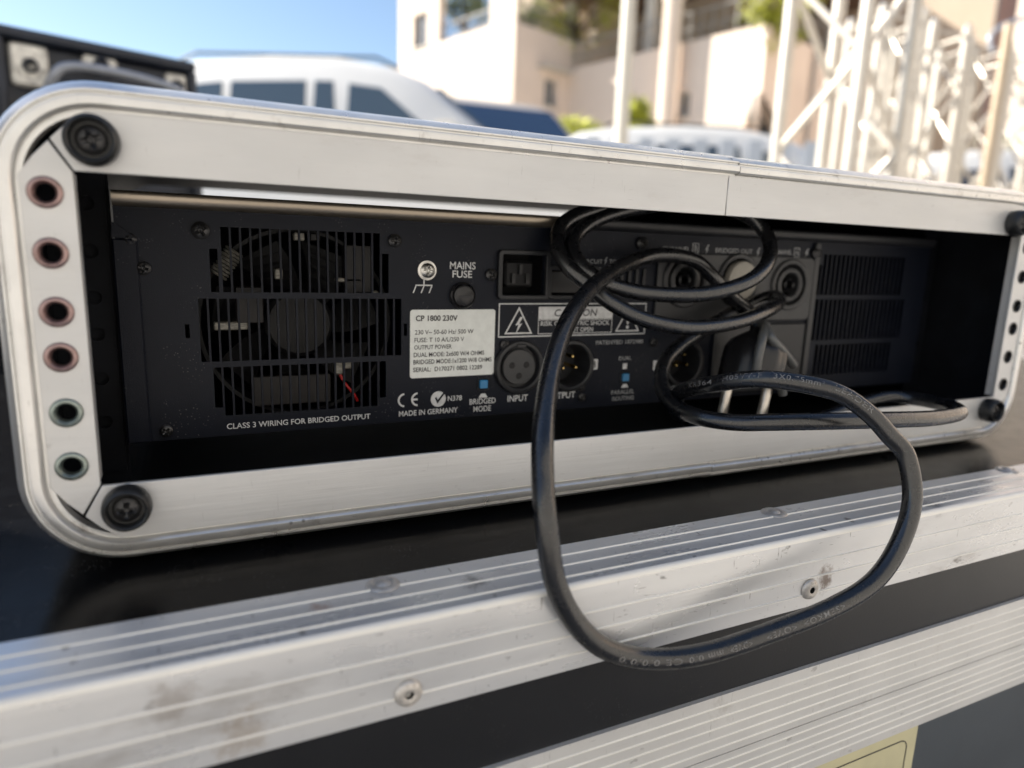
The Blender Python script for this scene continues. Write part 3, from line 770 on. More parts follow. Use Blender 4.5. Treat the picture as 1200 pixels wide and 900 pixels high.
flat([[(cx - .0016, cz + .0005), (cx - .0004, cz - .0020), (cx + .0030, cz + .0024), (cx + .0024, cz + .0029), (cx - .0003, cz - .0004), (cx - .0009, cz + .0010)]], YS - .00007, 'panel', ck, 'tick')
# switch icons
for px, py, up in ((566, 463.5, 1), (732, 429, 0), (732, 452, 1)):
    x, z = pp(px, py)
    if up: flat([[(x - .0022, z - .0009), (x + .0022, z - .0009), (x + .0010, z + .0009), (x - .0010, z + .0009)]], YS, 'ink', name='switch_symbol')
    else: flat([rect(x - .0012, x + .0012, z - .0014, z + .0014)], YS, 'ink', name='switch_symbol')
# triangle sticker low right of the sockets
x, z = 0.3222, 0.0475

# ==================================================================== POWER CABLE
CR = 0.00335
CP = [(888, 385, .335), (880, 368, .336), (858, 348, .330), (838, 327, .322), (815, 306, .316), (780, 299, .308), (745, 305, .298), (700, 331, .272), (668, 372, .246), (647, 430, .222), (637, 500, .200), (636, 560, .1925), (640, 610, .1895),
      (650, 680, .193), (675, 730, .199), (710, 760, .205), (760, 772, .212), (825, 766, .217), (900, 742, .224), (975, 712, .232), (1025, 680, .239), (1055, 635, .243), (1069, 585, .245),
      (1062, 535, .246), (1042, 510, .246), (1020, 486, .246), (988, 463, .246), (953, 452, .246), (907, 445, .250), (872, 445, .256), (837, 450, .265), (813, 454, .277), (795, 462, .290), (795, 484, .304), (830, 500, .318), (900, 503, .328), (960, 491, .338),
      (1005, 474, .346), (1040, 465, .349), (1067, 467, .345), (1093, 471, .335), (1113, 476, .322), (1124, 484, .306), (1093, 490, .288), (1040, 492, .272), (1000, 493, .264), (950, 494, .260), (900, 495, .262), (860, 495, .266), (820, 489, .273), (790, 475, .285), (775, 452, .296), (779, 425, .306), (797, 405, .314), (815, 393, .320),
      (842, 376, .330), (872, 360, .340), (898, 349, .346), (910, 348, .342), (912, 355, .332), (895, 366, .318), (860, 378, .304), (810, 384, .290), (760, 376, .281), (720, 357, .280), (690, 334, .282), (665, 312, .284), (653, 288, .287), (658, 265, .291), (685, 249, .296),
      (730, 240, .302), (790, 236, .308), (850, 243, .314), (886, 260, .318), (902, 285, .315), (897, 312, .307), (870, 333, .298), (820, 345, .290), (760, 344, .285), (722, 336, .283), (697, 325, .284), (676, 305, .287), (671, 282, .291), (690, 262, .296), (725, 248, .300), (770, 240, .304)]
cable_pts = catmull([at(*p) for p in CP], 9)
# the sheath rests against the lower case, never inside it
for p_ in cable_pts:
    if p_.z < ZT + CR + .001 and p_.y > YB - CR - .0006:
        k_ = (YB - CR - .0006 - CAM.y) / (p_.y - CAM.y)
        p_.xyz = CAM + (p_ - CAM) * k_ if p_.y < YB + .02 else p_
pc = thing('power_cable', at(760, 772, .212), 'black round power cable coiled in the rack opening and hanging over the case edge', 'cable')
MB().tube(cable_pts, CR, 20).build('sheath', M['cable'], pc, smooth=180)
# print along the sheath
cl = [0.0]
for a, b in zip(cable_pts, cable_pts[1:]): cl.append(cl[-1] + (b - a).length)
import bisect
def cable_at(s):
    i = max(0, min(len(cl) - 2, bisect.bisect(cl, s) - 1)); t = (s - cl[i]) / (cl[i + 1] - cl[i])
    p = cable_pts[i].lerp(cable_pts[i + 1], t)
    def tan(j): return (cable_pts[min(j + 1, len(cable_pts) - 1)] - cable_pts[max(j - 1, 0)]).normalized()
    return p, tan(i).lerp(tan(i + 1), t).normalized()
def near_s(px, py, dep, lo=0, hi=None):
    q = at(px, py, dep); hi = hi or len(cable_pts)
    return cl[min(range(lo, hi), key=lambda i: (cable_pts[i] - q).length)]
def cable_text(s, s0, s1, h, ref, off=0.0):
    """s0 -> s1 along the sheath, letters upright towards 'up' side, facing ref"""
    me = text_mesh(s, .002, 1.15)
    xs = [v.co.x for v in me.vertices]; ax, bx_ = min(xs), max(xs)
    ys = [v.co.y for v in me.vertices]; ay, by = min(ys), max(ys)
    sgn = 1 if s1 > s0 else -1
    for v in me.vertices:
        sv = s0 + (v.co.x - ax) / (bx_ - ax) * (s1 - s0)
        p, t = cable_at(sv); t = t * sgn
        n = (ref - t * ref.dot(t)).normalized(); up = n.cross(t)
        w = ((v.co.y - ay) / (by - ay) - .5) * h / CR + off
        v.co = p + n * (math.cos(w) * (CR + .00005)) + up * (math.sin(w) * (CR + .00005))
    return link('cable_print', me, M['cable_ink'], pc)
toC = lambda px, py, d: (CAM - at(px, py, d)).normalized()
r1 = toC(930, 448, .247)
sA = near_s(1020, 486, .246)
sB = near_s(849, 448, .26)
cable_text("LEADER", near_s(973, 457, .246), near_s(1018, 484, .246), .0021, r1, .45)
cable_text("3X0.75mm\u00b2", near_s(905, 445, .25), near_s(962, 455, .246), .0021, r1, .45)
cable_text("H05VV-F", near_s(850, 448, .26), near_s(895, 445, .252), .0021, r1, .45)
cable_text("KR364", near_s(816, 453, .275), near_s(841, 449, .264), .0019, r1, .3)
r2 = toC(830, 766, .217)
for s, a, b in (("CE 0/0/0/0", (795, 770, .215), (715, 763, .209)), ("mm 0/0", (840, 764, .218), (803, 770, .215)), ("<DVE>", (880, 750, .221), (850, 760, .219)), ("<OVE>", (922, 735, .227), (892, 746, .223)), ("<SEMKO>", (985, 706, .233), (935, 729, .228))):
    cable_text(s, near_s(*a), near_s(*b), .0019, r2, -.35 * -1)
# moulded earthed plug
pl_o = at(883, 424, .330)
pd = Vector((-0.26, -0.10, -1)).normalized()
Mp = zaxis(pl_o, -pd) @ Matrix.Diagonal((.86, .80, .90, 1))
plug = MB()
rb = 44
prof = [(0.0150, -0.0130), (0.0172, -0.0125), (0.0180, -0.0110), (0.0182, 0.0), (0.0178, 0.0060), (0.0150, 0.0105), (0.0100, 0.0140), (0.0062, 0.0165), (0.0055, 0.0190), (0.0, 0.0195)]
vs, fs = [], []
for r, h in prof:
    for k in range(rb):
        w = 2 * math.pi * k / rb
        q = 1.0
        if -0.012 < h < 0.012 and k % 4 in (0, 1): q = 0.955
        flatn = 1 - 0.10 * abs(math.sin(w))
        vs.append(Mp @ Vector((r * q * math.cos(w), r * q * flatn * math.sin(w), h)))
for i in range(len(prof) - 1):
    for k in range(rb):
        k2 = (k + 1) % rb; fs.append((i * rb + k, i * rb + k2, (i + 1) * rb + k2, (i + 1) * rb + k))
plug.add(vs, fs)
plug.lathe([(0.0150, -0.0130), (0.0140, -0.0100), (0.0001, -0.0100)], rb, Mp)
po = plug.build('plug', M['plastic'], pc, smooth=45)
px_axis = (RGT - pd * RGT.dot(pd)).normalized()
for s_ in (-1, 1):
    b0 = pl_o + px_axis * (s_ * 0.0095) + pd * 0.009
    MB().lathe([(0.0024, 0), (0.0024, 0.0180), (0.0020, 0.0196), (0.0, 0.0200)], 20, zaxis(b0, pd)).build('pin', M['pin'], po, smooth=40)

# added grey strap loops standing in for grey streaks beside the plug
M['band'] = pbr('glossy_grey_band', (0.085, 0.088, 0.088), 0.30, 0, var=0.2, vscale=80)
st_o = thing('grey_bands', at(905, 405, .32), 'added glossy grey strap loops hanging below the right speaker socket beside the plug', 'band')
for P_ in ([(889, 374, .332), (897, 384, .323), (905, 398, .318), (918, 412, .322), (930, 428, .330)], [(897, 380, .326), (893, 398, .315), (889, 416, .313), (886, 436, .314)], [(904, 402, .321), (911, 418, .321), (914, 434, .322), (917, 462, .328)]):
    MB().tube(catmull([at(*p) for p in P_], 6), .0022, 12).build('loop', M['band'], st_o, smooth=60)

# ==================================================================== BACKGROUND: tall rack at the left
M['bk'] = pbr('black_rack_paint', (0.02, 0.026, 0.042), 0.45, 0, var=0.3, vscale=20, dirt=0.25, dirt_scale=30, dirt_col=(0.1, 0.09, 0.08))
M['tubeg'] = pbr('grey_tube', (0.38, 0.41, 0.47), 0.35, 0.4, var=0.1, vscale=40)
M['pale'] = pbr('pale_fitting', (0.75, 0.73, 0.68), 0.45, 0.3, var=0.35, vscale=90)
P0, P1 = at(0, 28, .75), at(225, 73, .885)
ax = (P1 - P0); ax.z = 0; ax.normalize()
zt2 = (P0.z + P1.z) / 2
bk_ = Vector((-ax.y, ax.x, 0))
if bk_.dot(FWD) < 0: bk_ = -bk_
L0 = Matrix((( ax.x, bk_.x, 0, P1.x), (ax.y, bk_.y, 0, P1.y), (0, 0, 1, 0), (0, 0, 0, 1)))   # local x along the face (0 = right end), y away
rk = thing('tall_rack', (P1.x, P1.y, GZ), 'tall black equipment rack with grey tube handle behind left end of the rack case', 'equipment rack')
MB().bbox(-0.60, 0.0, 0.012, 0.50, GZ, zt2 - .012, .004, L0).build('body', M['bk'], rk)
MB().bbox(-0.605, 0.004, -0.004, 0.505, zt2 - .012, zt2, .003, L0).build('top_frame', M['bk'], rk)
for xa, xb in ((-0.605, -0.585), (-0.212, -0.202), (-0.006, 0.004)):
    MB().bbox(xa, xb, -0.003, 0.012, GZ, zt2 - .012, .002, L0).build('upright', M['bk'], rk)
hp = [Vector((x, y, z)) for x, y, z in ((-.172, .01, zt2 - .105), (-.170, -.02, zt2 - .075), (-.162, -.035, zt2 - .052), (-.148, -.038, zt2 - .040), (-.11, -.038, zt2 - .037), (-.06, -.038, zt2 - .040), (-.025, -.036, zt2 - .048), (-.012, .01, zt2 - .060))]
MB().tube([L0 @ p for p in catmull(hp, 6)], .0052, 14).build('handle', M['tubeg'], rk, smooth=60)
for xa, xb, za, zb in ((-.197, -.160, -.062, -.016), (-.125, -.088, -.032, -.015), (-.033, -.008, -.050, -.018), (-.14, -.10, -.085, -.055), (-.080, -.052, -.070, -.050)):
    f_ = MB().bbox(xa, xb, -0.001, 0.012, zt2 + za, zt2 + zb, .003, L0).build('connector_plate', M['pale'], rk)
    MB().lathe([(.0080, 0), (.0080, .004), (.0055, .005), (.0050, 0), (0.0001, 0.0)], 20, L0 @ Matrix.Translation(((xa + xb) / 2, -.001, zt2 + (za + zb) / 2)) @ Matrix.Rotation(R_(90), 4, 'X')).build('socket', M['bk'], f_, smooth=40)
MB().lathe([(.006, 0), (.005, .004), (.0001, .005)], 14, L0 @ Matrix.Translation((-.225, .010, zt2 - .042)) @ Matrix.Rotation(R_(90), 4, 'X')).build('knob', M['eye_red'], rk)
ar = [L0 @ Vector(p) for p in ((-.36, .03, zt2 + .002), (-.30, .02, zt2 + .014), (-.265, .01, zt2 + .012), (-.245, 0.0, zt2 - .002))]
MB().tube(catmull(ar, 6), .003, 8).build('lead', M['bk'], rk, smooth=60)

# two big cases added out of view at the left to shade the foreground
M['bk2'] = pbr('dark_blue_laminate', (0.025, 0.03, 0.045), 0.45, 0, var=0.1, vscale=10)
sd = Vector((-SUN_DIR.x, -SUN_DIR.y, 0)).normalized(); cd = Vector((-sd.y, sd.x, 0))
if cd.x < 0: cd = -cd
for i, (z0, z1, lab) in enumerate(((GZ, 0.16, 'added unseen lower dark blue case shading the foreground from the left'), (0.163, 0.78, 'added unseen upper dark blue case shading the foreground from the left'))):
    e0 = -sd * 0.85 + cd * 0.012
    Ms = Matrix(((cd.x, -sd.x, 0, e0.x), (cd.y, -sd.y, 0, e0.y), (0, 0, 1, 0), (0, 0, 0, 1)))
    k_ = thing('shade_case', (e0.x, e0.y, z0), lab, 'flight case', 'unseen cases added at the left for shade')
    MB().bbox(-0.8, -.004, .004, .55, z0 + .004, z1 - .004, .004, Ms).build('body', M['bk2'], k_)
    for xa, xb, ya, yb in ((-.03, 0, 0, .03), (-.804, -.774, 0, .03), (-.03, 0, .524, .554), (-.804, -.774, .524, .554)):
        MB().bbox(xa, xb, ya, yb, z0, z1, .003, Ms).build('corner_angle', M['rim'], k_)
    for zz in (z0, z1 - .03):
        MB().bbox(-.774, -.03, 0, .03, zz, zz + .03, .003, Ms).build('edge_angle', M['rim'], k_)

# ==================================================================== vehicles
M['white_paint'] = pbr('white_car_paint', (0.78, 0.78, 0.77), 0.28, 0, coat=0.6, var=0.02, vscale=3)
M['beige_paint'] = pbr('beige_car_paint', (0.55, 0.50, 0.44), 0.3, 0, coat=0.6, var=0.02, vscale=3)
M['glass'] = pbr('tinted_car_glass', (0.07, 0.10, 0.13), 0.06, 0, spec=0.8, coat=0.5)
M['glassb'] = pbr('blue_tinted_glass', (0.02, 0.04, 0.085), 0.12, 0, spec=0.4)
M['tyre'] = pbr('tyre_rubber', (0.02, 0.02, 0.02), 0.8)
M['rimw'] = pbr('wheel_alloy', (0.6, 0.6, 0.6), 0.35, 0.8)
M['trim'] = pbr('black_trim', (0.03, 0.03, 0.03), 0.5)
M['curtain'] = pbr('pale_blind', (0.5, 0.55, 0.62), 0.6)
M['lampw'] = pbr('headlamp_lens', (0.7, 0.7, 0.7), 0.1, 0.3)
M['lampr'] = pbr('tail_lamp_lens', (0.5, 0.02, 0.02), 0.2)
def vehicle(name, st, W, belt, wins, shield, rear, paint, glassm, label, cat, group, roofbar=True):
    """st: (x, ztop) stations rear -> front, local ground z = 0, +x = front"""
    root = thing(name, (0, 0, 0), label, cat, group)
    mb = MB(); n = 0
    secs = []
    def half(x, zt):
        zb = min(belt, zt - .06); e = abs(x) / 2.2
        w = W * (1 - .10 * e ** 4)
        tw = w - (zt - zb) * .20
        return [(w * .96, .28), (w, .45), (w, .75), (w * .985, zb), (tw, zt - .10 if zt - zb > .2 else zt - .03), (tw - .06, zt - .025), (tw - .2, zt), (0, zt + .012)]
    for x, zt in st:
        h = half(x, zt)
        secs.append([(x, y, z) for y, z in h] + [(x, -y, z) for y, z in h[-2::-1]])
    k = len(secs[0]); vs = [p for s in secs for p in s]; fs = []
    for i in range(len(secs) - 1):
        for j in range(k - 1):
            fs.append((i * k + j, i * k + j + 1, (i + 1) * k + j + 1, (i + 1) * k + j))
        fs.append((i * k + k - 1, i * k, (i + 1) * k, (i + 1) * k + k - 1))
    fs += [tuple(range(k)), tuple((len(secs) - 1) * k + j for j in range(k))[::-1]]
    body = MB().add(vs, fs).build('body', paint, root, smooth=38)
    def ztop(x):
        for (a, za), (b, zb) in zip(st, st[1:]):
            if a <= x <= b: return za + (zb - za) * (x - a) / (b - a)
        return st[-1][1]
    def side(x, f, s):
        h = half(x, ztop(x)); (y0, z0), (y1, z1) = h[3], h[4]
        return (x, s * (y0 + (y1 - y0) * f + .012), z0 + (z1 - z0) * f)
    for x0, x1, x2, x3 in wins:        # bottom rear, bottom front, top front, top rear
        for s in (1, -1):
            q = [side(x0, .06, s), side(x1, .06, s), side(x2, .80, s), side(x3, .80, s)]
            MB().add(q + [(a, b - s * .02, c) for a, b, c in q], [(0, 1, 2, 3), (4, 7, 6, 5), (0, 4, 5, 1), (1, 5, 6, 2), (2, 6, 7, 3), (3, 7, 4, 0)]).build('side_window', glassm, root)
    def screen(xb, zb, xt, zt, nm, o):
        wb = W * .80; wt = W * .68; d = .012 * o
        q = [(xb + d, -wb, zb), (xb + d, wb, zb), (xt + d, wt, zt), (xt + d, -wt, zt)]
        MB().add(q + [(a - d * 2, b, c - .02) for a, b, c in q], [(0, 1, 2, 3), (4, 7, 6, 5), (0, 4, 5, 1), (1, 5, 6, 2), (2, 6, 7, 3), (3, 7, 4, 0)]).build(nm, glassm, root)
    screen(*shield, 'windscreen', 6); screen(*rear, 'rear_window', -1.5)
    for wx in (-1.28, 1.32):
        for s in (1, -1):
            Mw = Matrix.Translation((wx, s * (W - .09), .32)) @ Matrix.Rotation(R_(90), 4, 'X')
            wh = MB().lathe([(0.20, -.1), (0.30, -.1), (0.32, -.07), (0.32, .07), (0.30, .1), (0.20, .1)], 28, Mw).build('wheel', M['tyre'], root, smooth=40)
            MB().lathe([(0.205, -.095), (0.19, -.07), (0.0, -.07)], 24, Mw).lathe([(0.205, .095), (0.19, .07), (0.0, .07)], 24, Mw).build('rim', M['rimw'], wh, smooth=40)
    xf = st[-1][0]; xr = st[0][0]
    for s in (1, -1):
        MB().bbox(xf - .12, xf + .015, s * W * .72 - .16, s * W * .72 + .16, .66, .80, .02).build('headlight', M['lampw'], root)
        MB().bbox(xr - .015, xr + .08, s * W * .78 - .10, s * W * .78 + .10, .80, 1.05, .02).build('tail_light', M['lampr'], root)
        MB().bbox(.95, 1.12, s * (W + .02) - .0, s * (W + .02) + s * .16, belt, belt + .16, .02).build('mirror', paint, root)
        if roofbar:
            MB().tube([(-1.5, s * W * .66, ztop(-1.5) + .02), (-1.35, s * W * .66, ztop(-1.35) + .06), (.3, s * W * .66, ztop(.3) + .05), (.5, s * W * .66, ztop(.5) + .01)], .014, 8).build('roof_rail', M['trim'], root)
    MB().bbox(xf - .10, xf + .05, -W * .9, W * .9, .30, .52, .04).build('bumper', M['trim'], root)
    MB().bbox(xr - .05, xr + .10, -W * .9, W * .9, .30, .52, .04).build('bumper', M['trim'], root)
    return root
VAN = [(-2.1, .8), (-2.07, 1.3), (-1.98, 1.85), (-1.8, 1.96), (-1.4, 2.02), (-.6, 2.05), (.0, 2.03), (.45, 1.95), (.75, 1.83), (1.35, 1.38), (1.55, 1.18), (1.95, 1.02), (2.12, .8)]
van = vehicle('parked_van', VAN, .88, 1.28, [(-1.75, -.98, -1.0, -1.68), (-.92, -.22, -.24, -.92), (-.16, .06, -.0, -.16), (.14, .98, .42, .14)], (1.33, 1.36, .80, 1.78), (-2.04, 1.30, -1.99, 1.75),
              M['white_paint'], M['glass'], 'white van with roof rails parked sideways behind the rack case under open sky', 'van', 'white vehicles parked behind the cases')
def place(o, px, depth, yaw_deg):
    """yaw 0 = front towards picture right, positive turns the front towards the camera"""
    p = CAM + FWD * depth + RGT * ((px - 600) / FPX * depth)
    o.location = (p.x, p.y, GZ)
    o.rotation_euler = (0, 0, math.atan2(RGT.y, RGT.x) - R_(yaw_deg))
van.scale = (1.12, 1.12, 1.12)
place(van, 430, 7.5, 9)
sml = vehicle('parked_car', [(-1.9, .8), (-1.87, 1.2), (-1.7, 1.6), (-1.4, 1.78), (-.7, 1.86), (.0, 1.85), (.35, 1.76), (1.1, 1.25), (1.3, 1.08), (1.85, .95), (1.98, .75)], .84, 1.12,
              [(-1.5, -.75, -.78, -1.42), (-.68, .15, .08, -.68), (.25, .85, .3, .25)], (1.08, 1.22, .42, 1.70), (-1.84, 1.15, -1.70, 1.52),
              M['beige_paint'], M['glassb'], 'beige car seen from the front with a blue reflecting windscreen behind the white van', 'car', None, False)
sml.scale = (1.38, 1.38, 1.38)
place(sml, 552, 9.8, 70)
van2 = copy_tree(van)
van2["label"] = 'white van with pale blinds in its side windows parked below the sunlit wing'
van2.scale = (.92, .92, .92)
place(van2, 828, 8.0, 4)
for i in range(9):
    x = -1.72 + i * .30
    c = MB().box(x, x + .15, -.862, -.855, 1.34, 1.86).mesh('blind')
    o_ = link('blind', c, M['curtain'], None); o_.parent = van2
van3 = copy_tree(sml)
for ch in van3.children:
    if ch.name.startswith('body') or ch.name.startswith('mirror'):
        ch.data = ch.data.copy(); ch.data.materials.clear(); ch.data.materials.append(M['white_paint'])
van3.scale = (.95, .95, .95)
van3["label"] = 'low white car parked beyond the bundle of trusses at the right edge'
van3["group"] = 'white vehicles parked behind the cases'
place(van3, 1165, 8.0, 0)

# ==================================================================== buildings
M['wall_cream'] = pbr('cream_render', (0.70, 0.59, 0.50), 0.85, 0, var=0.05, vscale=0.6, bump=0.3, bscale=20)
M['wall_grey'] = pbr('pale_grey_render', (0.34, 0.34, 0.335), 0.85, 0, var=0.05, vscale=0.6)
M['wall_pink'] = pbr('terracotta_render', (0.45, 0.24, 0.17), 0.85, 0, var=0.08, vscale=0.8)
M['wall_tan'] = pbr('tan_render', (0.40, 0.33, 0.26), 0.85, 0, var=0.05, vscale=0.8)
M['slab'] = pbr('pale_concrete', (0.50, 0.47, 0.42), 0.8, 0, var=0.06, vscale=1.0)
M['wood'] = pbr('brown_soffit', (0.20, 0.13, 0.09), 0.7, 0, var=0.2, vscale=2.0)
M['pane'] = pbr('window_glass', (0.10, 0.11, 0.13), 0.08, 0, spec=0.8)
M['railm'] = pbr('grey_railing', (0.30, 0.29, 0.28), 0.5, 0.3)
dl = (FWD * math.cos(R_(43)) - RGT * math.sin(R_(43))).normalized()
dr = (FWD * math.cos(R_(47)) + RGT * math.sin(R_(47))).normalized()
def gpt(px, depth): return CAM + FWD * depth + RGT * ((px - 600) / FPX * depth)
def fac_uv(px, py, K, d):
    """where the sight line meets the vertical plane through K along d -> (u along d, z)"""
    r = ray(px, py); nrm = Vector((-d.y, d.x, 0))
    t = (K - CAM).dot(nrm) / r.dot(nrm); p = CAM + r * t
    return (p - Vector((K.x, K.y, p.z))).dot(d), p.z
def facade(root, K, d, u0, u1, z0, z1, wins, mat, thick=.35, opens=(), glass='pane'):
    """wall standing in the plane through K along d with real openings; wins/opens are picture boxes"""
    nrm = Vector((-d.y, d.x, 0))
    if nrm.dot(CAM - K) < 0: nrm = -nrm            # outward = towards the camera side
    Mf_ = Matrix(((d.x, 0, nrm.x, K.x), (d.y, 0, nrm.y, K.y), (0, 1, 0, 0), (0, 0, 0, 1)))
    loops = [rect(u0, u1, z0, z1)]; ws = []
    for (a, b, c, e) in list(wins) + list(opens):
        ua, _ = fac_uv(a, (c + e) / 2, K, d); ub, _ = fac_uv(b, (c + e) / 2, K, d)
        _, zt_ = fac_uv((a + b) / 2, c, K, d); _, zb_ = fac_uv((a + b) / 2, e, K, d)
        ua, ub = sorted((ua, ub)); zb_, zt_ = sorted((zb_, zt_))
        ua = max(ua, u0 + .15); ub = min(ub, u1 - .15); zt_ = min(zt_, z1 - .3)
        loops.append(rect(ua, ub, zb_, zt_)); ws.append((ua, ub, zb_, zt_))
    link('wall', curve_mesh(loops, thick, M=Mf_), M[mat], root)
    for i, (ua, ub, zb_, zt_) in enumerate(ws[:len(wins)]):
        fr_ = link('window', curve_mesh([rect(ua, ub, zb_, zt_), rect(ua + .06, (ua + ub) / 2 - .03, zb_ + .06, zt_ - .06), rect((ua + ub) / 2 + .03, ub - .06, zb_ + .06, zt_ - .06)], .07, M=Mf_ @ Matrix.Translation((0, 0, -.16))), M['slab'], root)
        link('pane', curve_mesh([rect(ua + .04, ub - .04, zb_ + .04, zt_ - .04)], .02, M=Mf_ @ Matrix.Translation((0, 0, -.185))), M[glass], fr_)
        MB().box(ua - .06, ub + .06, zb_ - .08, zb_, -.10, .08, Matrix(((d.x, 0, nrm.x, K.x), (d.y, 0, nrm.y, K.y), (0, 1, 0, 0), (0, 0, 0, 1))) @ Matrix(((1, 0, 0, 0), (0, 0, 1, 0), (0, 1, 0, 0), (0, 0, 0, 1))) @ Matrix.Identity(4) if False else None).v.clear()
        sill = [(ua - .06, zb_ - .07), (ub + .06, zb_ - .07), (ub + .06, zb_), (ua - .06, zb_)]
        link('sill', curve_mesh([sill], .16, M=Mf_ @ Matrix.Translation((0, 0, .06))), M['slab'], fr_)
    return ws, Mf_
KA = gpt(590, 26.0); KA.z = 0
ba = thing('apartment_building', (KA.x, KA.y, GZ), 'large cream apartment building with open terraces behind the white van', 'building')
facade(ba, KA, dl, 0.36, 7.4, GZ, 13.5, [(484, 501, 15, 55)], 'wall_cream', opens=[(514, 575, -25, 40)])
facade(ba, KA, dr, 0, 14.0, GZ, 13.5, [(638, 653, 92, 124), (683, 697, 99, 131), (726, 737, 107, 136)], 'wall_cream', opens=[(607, 700, -40, 42), (733, 748, 10, 60)])
def bcube(root, K, u0, u1, v0, v1, z0, z1, mat, name):
    """box in building axes: u along dr, v along dl"""
    c = [K + dr * u + dl * v for u, v in ((u0, v0), (u1, v0), (u1, v1), (u0, v1))]
    return MB().add([(p.x, p.y, z) for z in (z0, z1) for p in c], [(0, 3, 2, 1), (4, 5, 6, 7), (0, 1, 5, 4), (1, 2, 6, 5), (2, 3, 7, 6), (3, 0, 4, 7)]).build(name, M[mat], root)
zf = fac_uv(640, 44, KA, dr)[1]
bcube(ba, KA, .4, 14, .4, 7.3, zf - .35, zf - .05, 'slab', 'terrace_floor')
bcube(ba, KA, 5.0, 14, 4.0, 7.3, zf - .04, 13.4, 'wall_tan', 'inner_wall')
bcube(ba, KA, .4, 13.9, .4, 7.2, GZ, .2, 'slab', 'plinth')
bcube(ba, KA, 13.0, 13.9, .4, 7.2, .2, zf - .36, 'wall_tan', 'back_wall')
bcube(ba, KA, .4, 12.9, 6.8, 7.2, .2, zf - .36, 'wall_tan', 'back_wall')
# terrace railings
def railing(root, K, d, u0, u1, z, off=.15, n=14, h=1.0):
    nrm = Vector((-d.y, d.x, 0)); nrm = nrm if nrm.dot(CAM - K) > 0 else -nrm
    mb = MB()
    P = lambda u, zz: K + d * u + nrm * -off + Vector((0, 0, zz))
    mb.tube([P(u0, z + h), P(u1, z + h)], .035, 6); mb.tube([P(u0, z + h * .5), P(u1, z + h * .5)], .02, 6)
    for i in range(n + 1):
        u = u0 + (u1 - u0) * i / n
        mb.tube([P(u, z), P(u, z + h)], .02, 6)
    mb.build('railing', M['railm'], root)
railing(ba, KA, dr, .6, 6.0, zf - .05, .3)
railing(ba, KA, dl, .8, 5.0, fac_uv(545, 40, KA, dl)[1] - .3, .3)
# sunlit wing
KB = gpt(862, 22.0); KB.z = 0
ztB = fac_uv(845, 40, KB, dl)[1]
bb = thing('building_wing', (KB.x, KB.y, GZ), 'lower cream wing with bright sunlit wall and terrace railing right of the pale pole', 'building')
facade(bb, KB, dl, .36, 9.0, GZ, ztB, [(795, 808, 108, 136)], 'wall_cream')
facade(bb, KB, dr, 0, 9.0, GZ, ztB, [(873, 887, 104, 141)], 'wall_cream')
bcube(bb, KB, .4, 9, .4, 9, ztB - .5, ztB - .05, 'slab', 'terrace_floor')
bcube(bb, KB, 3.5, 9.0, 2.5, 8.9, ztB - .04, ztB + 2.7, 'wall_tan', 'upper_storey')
bcube(bb, KB, -.4, 9.5, -.2, 9.5, ztB + 2.9, ztB + 3.25, 'slab', 'roof_slab')
bcube(bb, KB, -.1, 9.2, .1, 9.2, ztB + 2.72, ztB + 2.89, 'wood', 'soffit')
for u, v in ((.5, .5), (.5, 4.6), (.5, 8.6)):
    bcube(bb, KB, u, u + .35, v, v + .35, ztB - .04, ztB + 2.71, 'slab', 'column')
railing(bb, KB, dl, .3, 8.8, ztB - .05, .2, 20)
railing(bb, KB, dr, .3, 8.8, ztB - .05, .2, 20)
# round column in the angle between both
MB().lathe([(.30, GZ), (.30, 8.2), (.42, 8.6), (.42, 9.0), (.30, 9.1), (.30, 11)], 20, Matrix.Translation((gpt(760, 24).x, gpt(760, 24).y, 0))).build('round_column', M['wall_cream'], ba, smooth=40)
# drainpipe and wall lamp on the wing, awnings over the small windows
pw = KB + dr * 3.2 - dl * .12
MB().tube([(pw.x, pw.y, GZ), (pw.x, pw.y, ztB)], .06, 8).build('drainpipe', M['railm'], bb, smooth=60)
for px_ in (640, 686, 728):
    u_, z_ = fac_uv(px_ + 6, 84 + (px_ - 640) * .17, KA, dr)
    c_ = KA + dr * u_ - dl * .25
    MB().box(-.75, .75, -.25, .25, 0, .07, Matrix(((dr.x, dl.x, 0, c_.x), (dr.y, dl.y, 0, c_.y), (0, 0, 1, z_), (0, 0, 0, 1)))).build('window_hood', M['slab'], ba)
# terracotta building behind the trusses
KC = gpt(1118, 25.0); KC.z = 0
bc = thing('terracotta_building', (KC.x, KC.y, GZ), 'terracotta coloured building seen between the aluminium trusses', 'building')
facade(bc, KC, dl, .36, 11.0, GZ, 11.0, [(968, 984, 100, 140), (1030, 1042, 60, 100)], 'wall_tan')
bcube(bc, KC, .36, 8, .40, 11, GZ, 10.9, 'wall_pink', 'inner_block')
facade(bc, gpt(945, 27), -dr, -9.5, -.3, GZ, 9.0, [(985, 1000, 95, 140)], 'wall_pink')
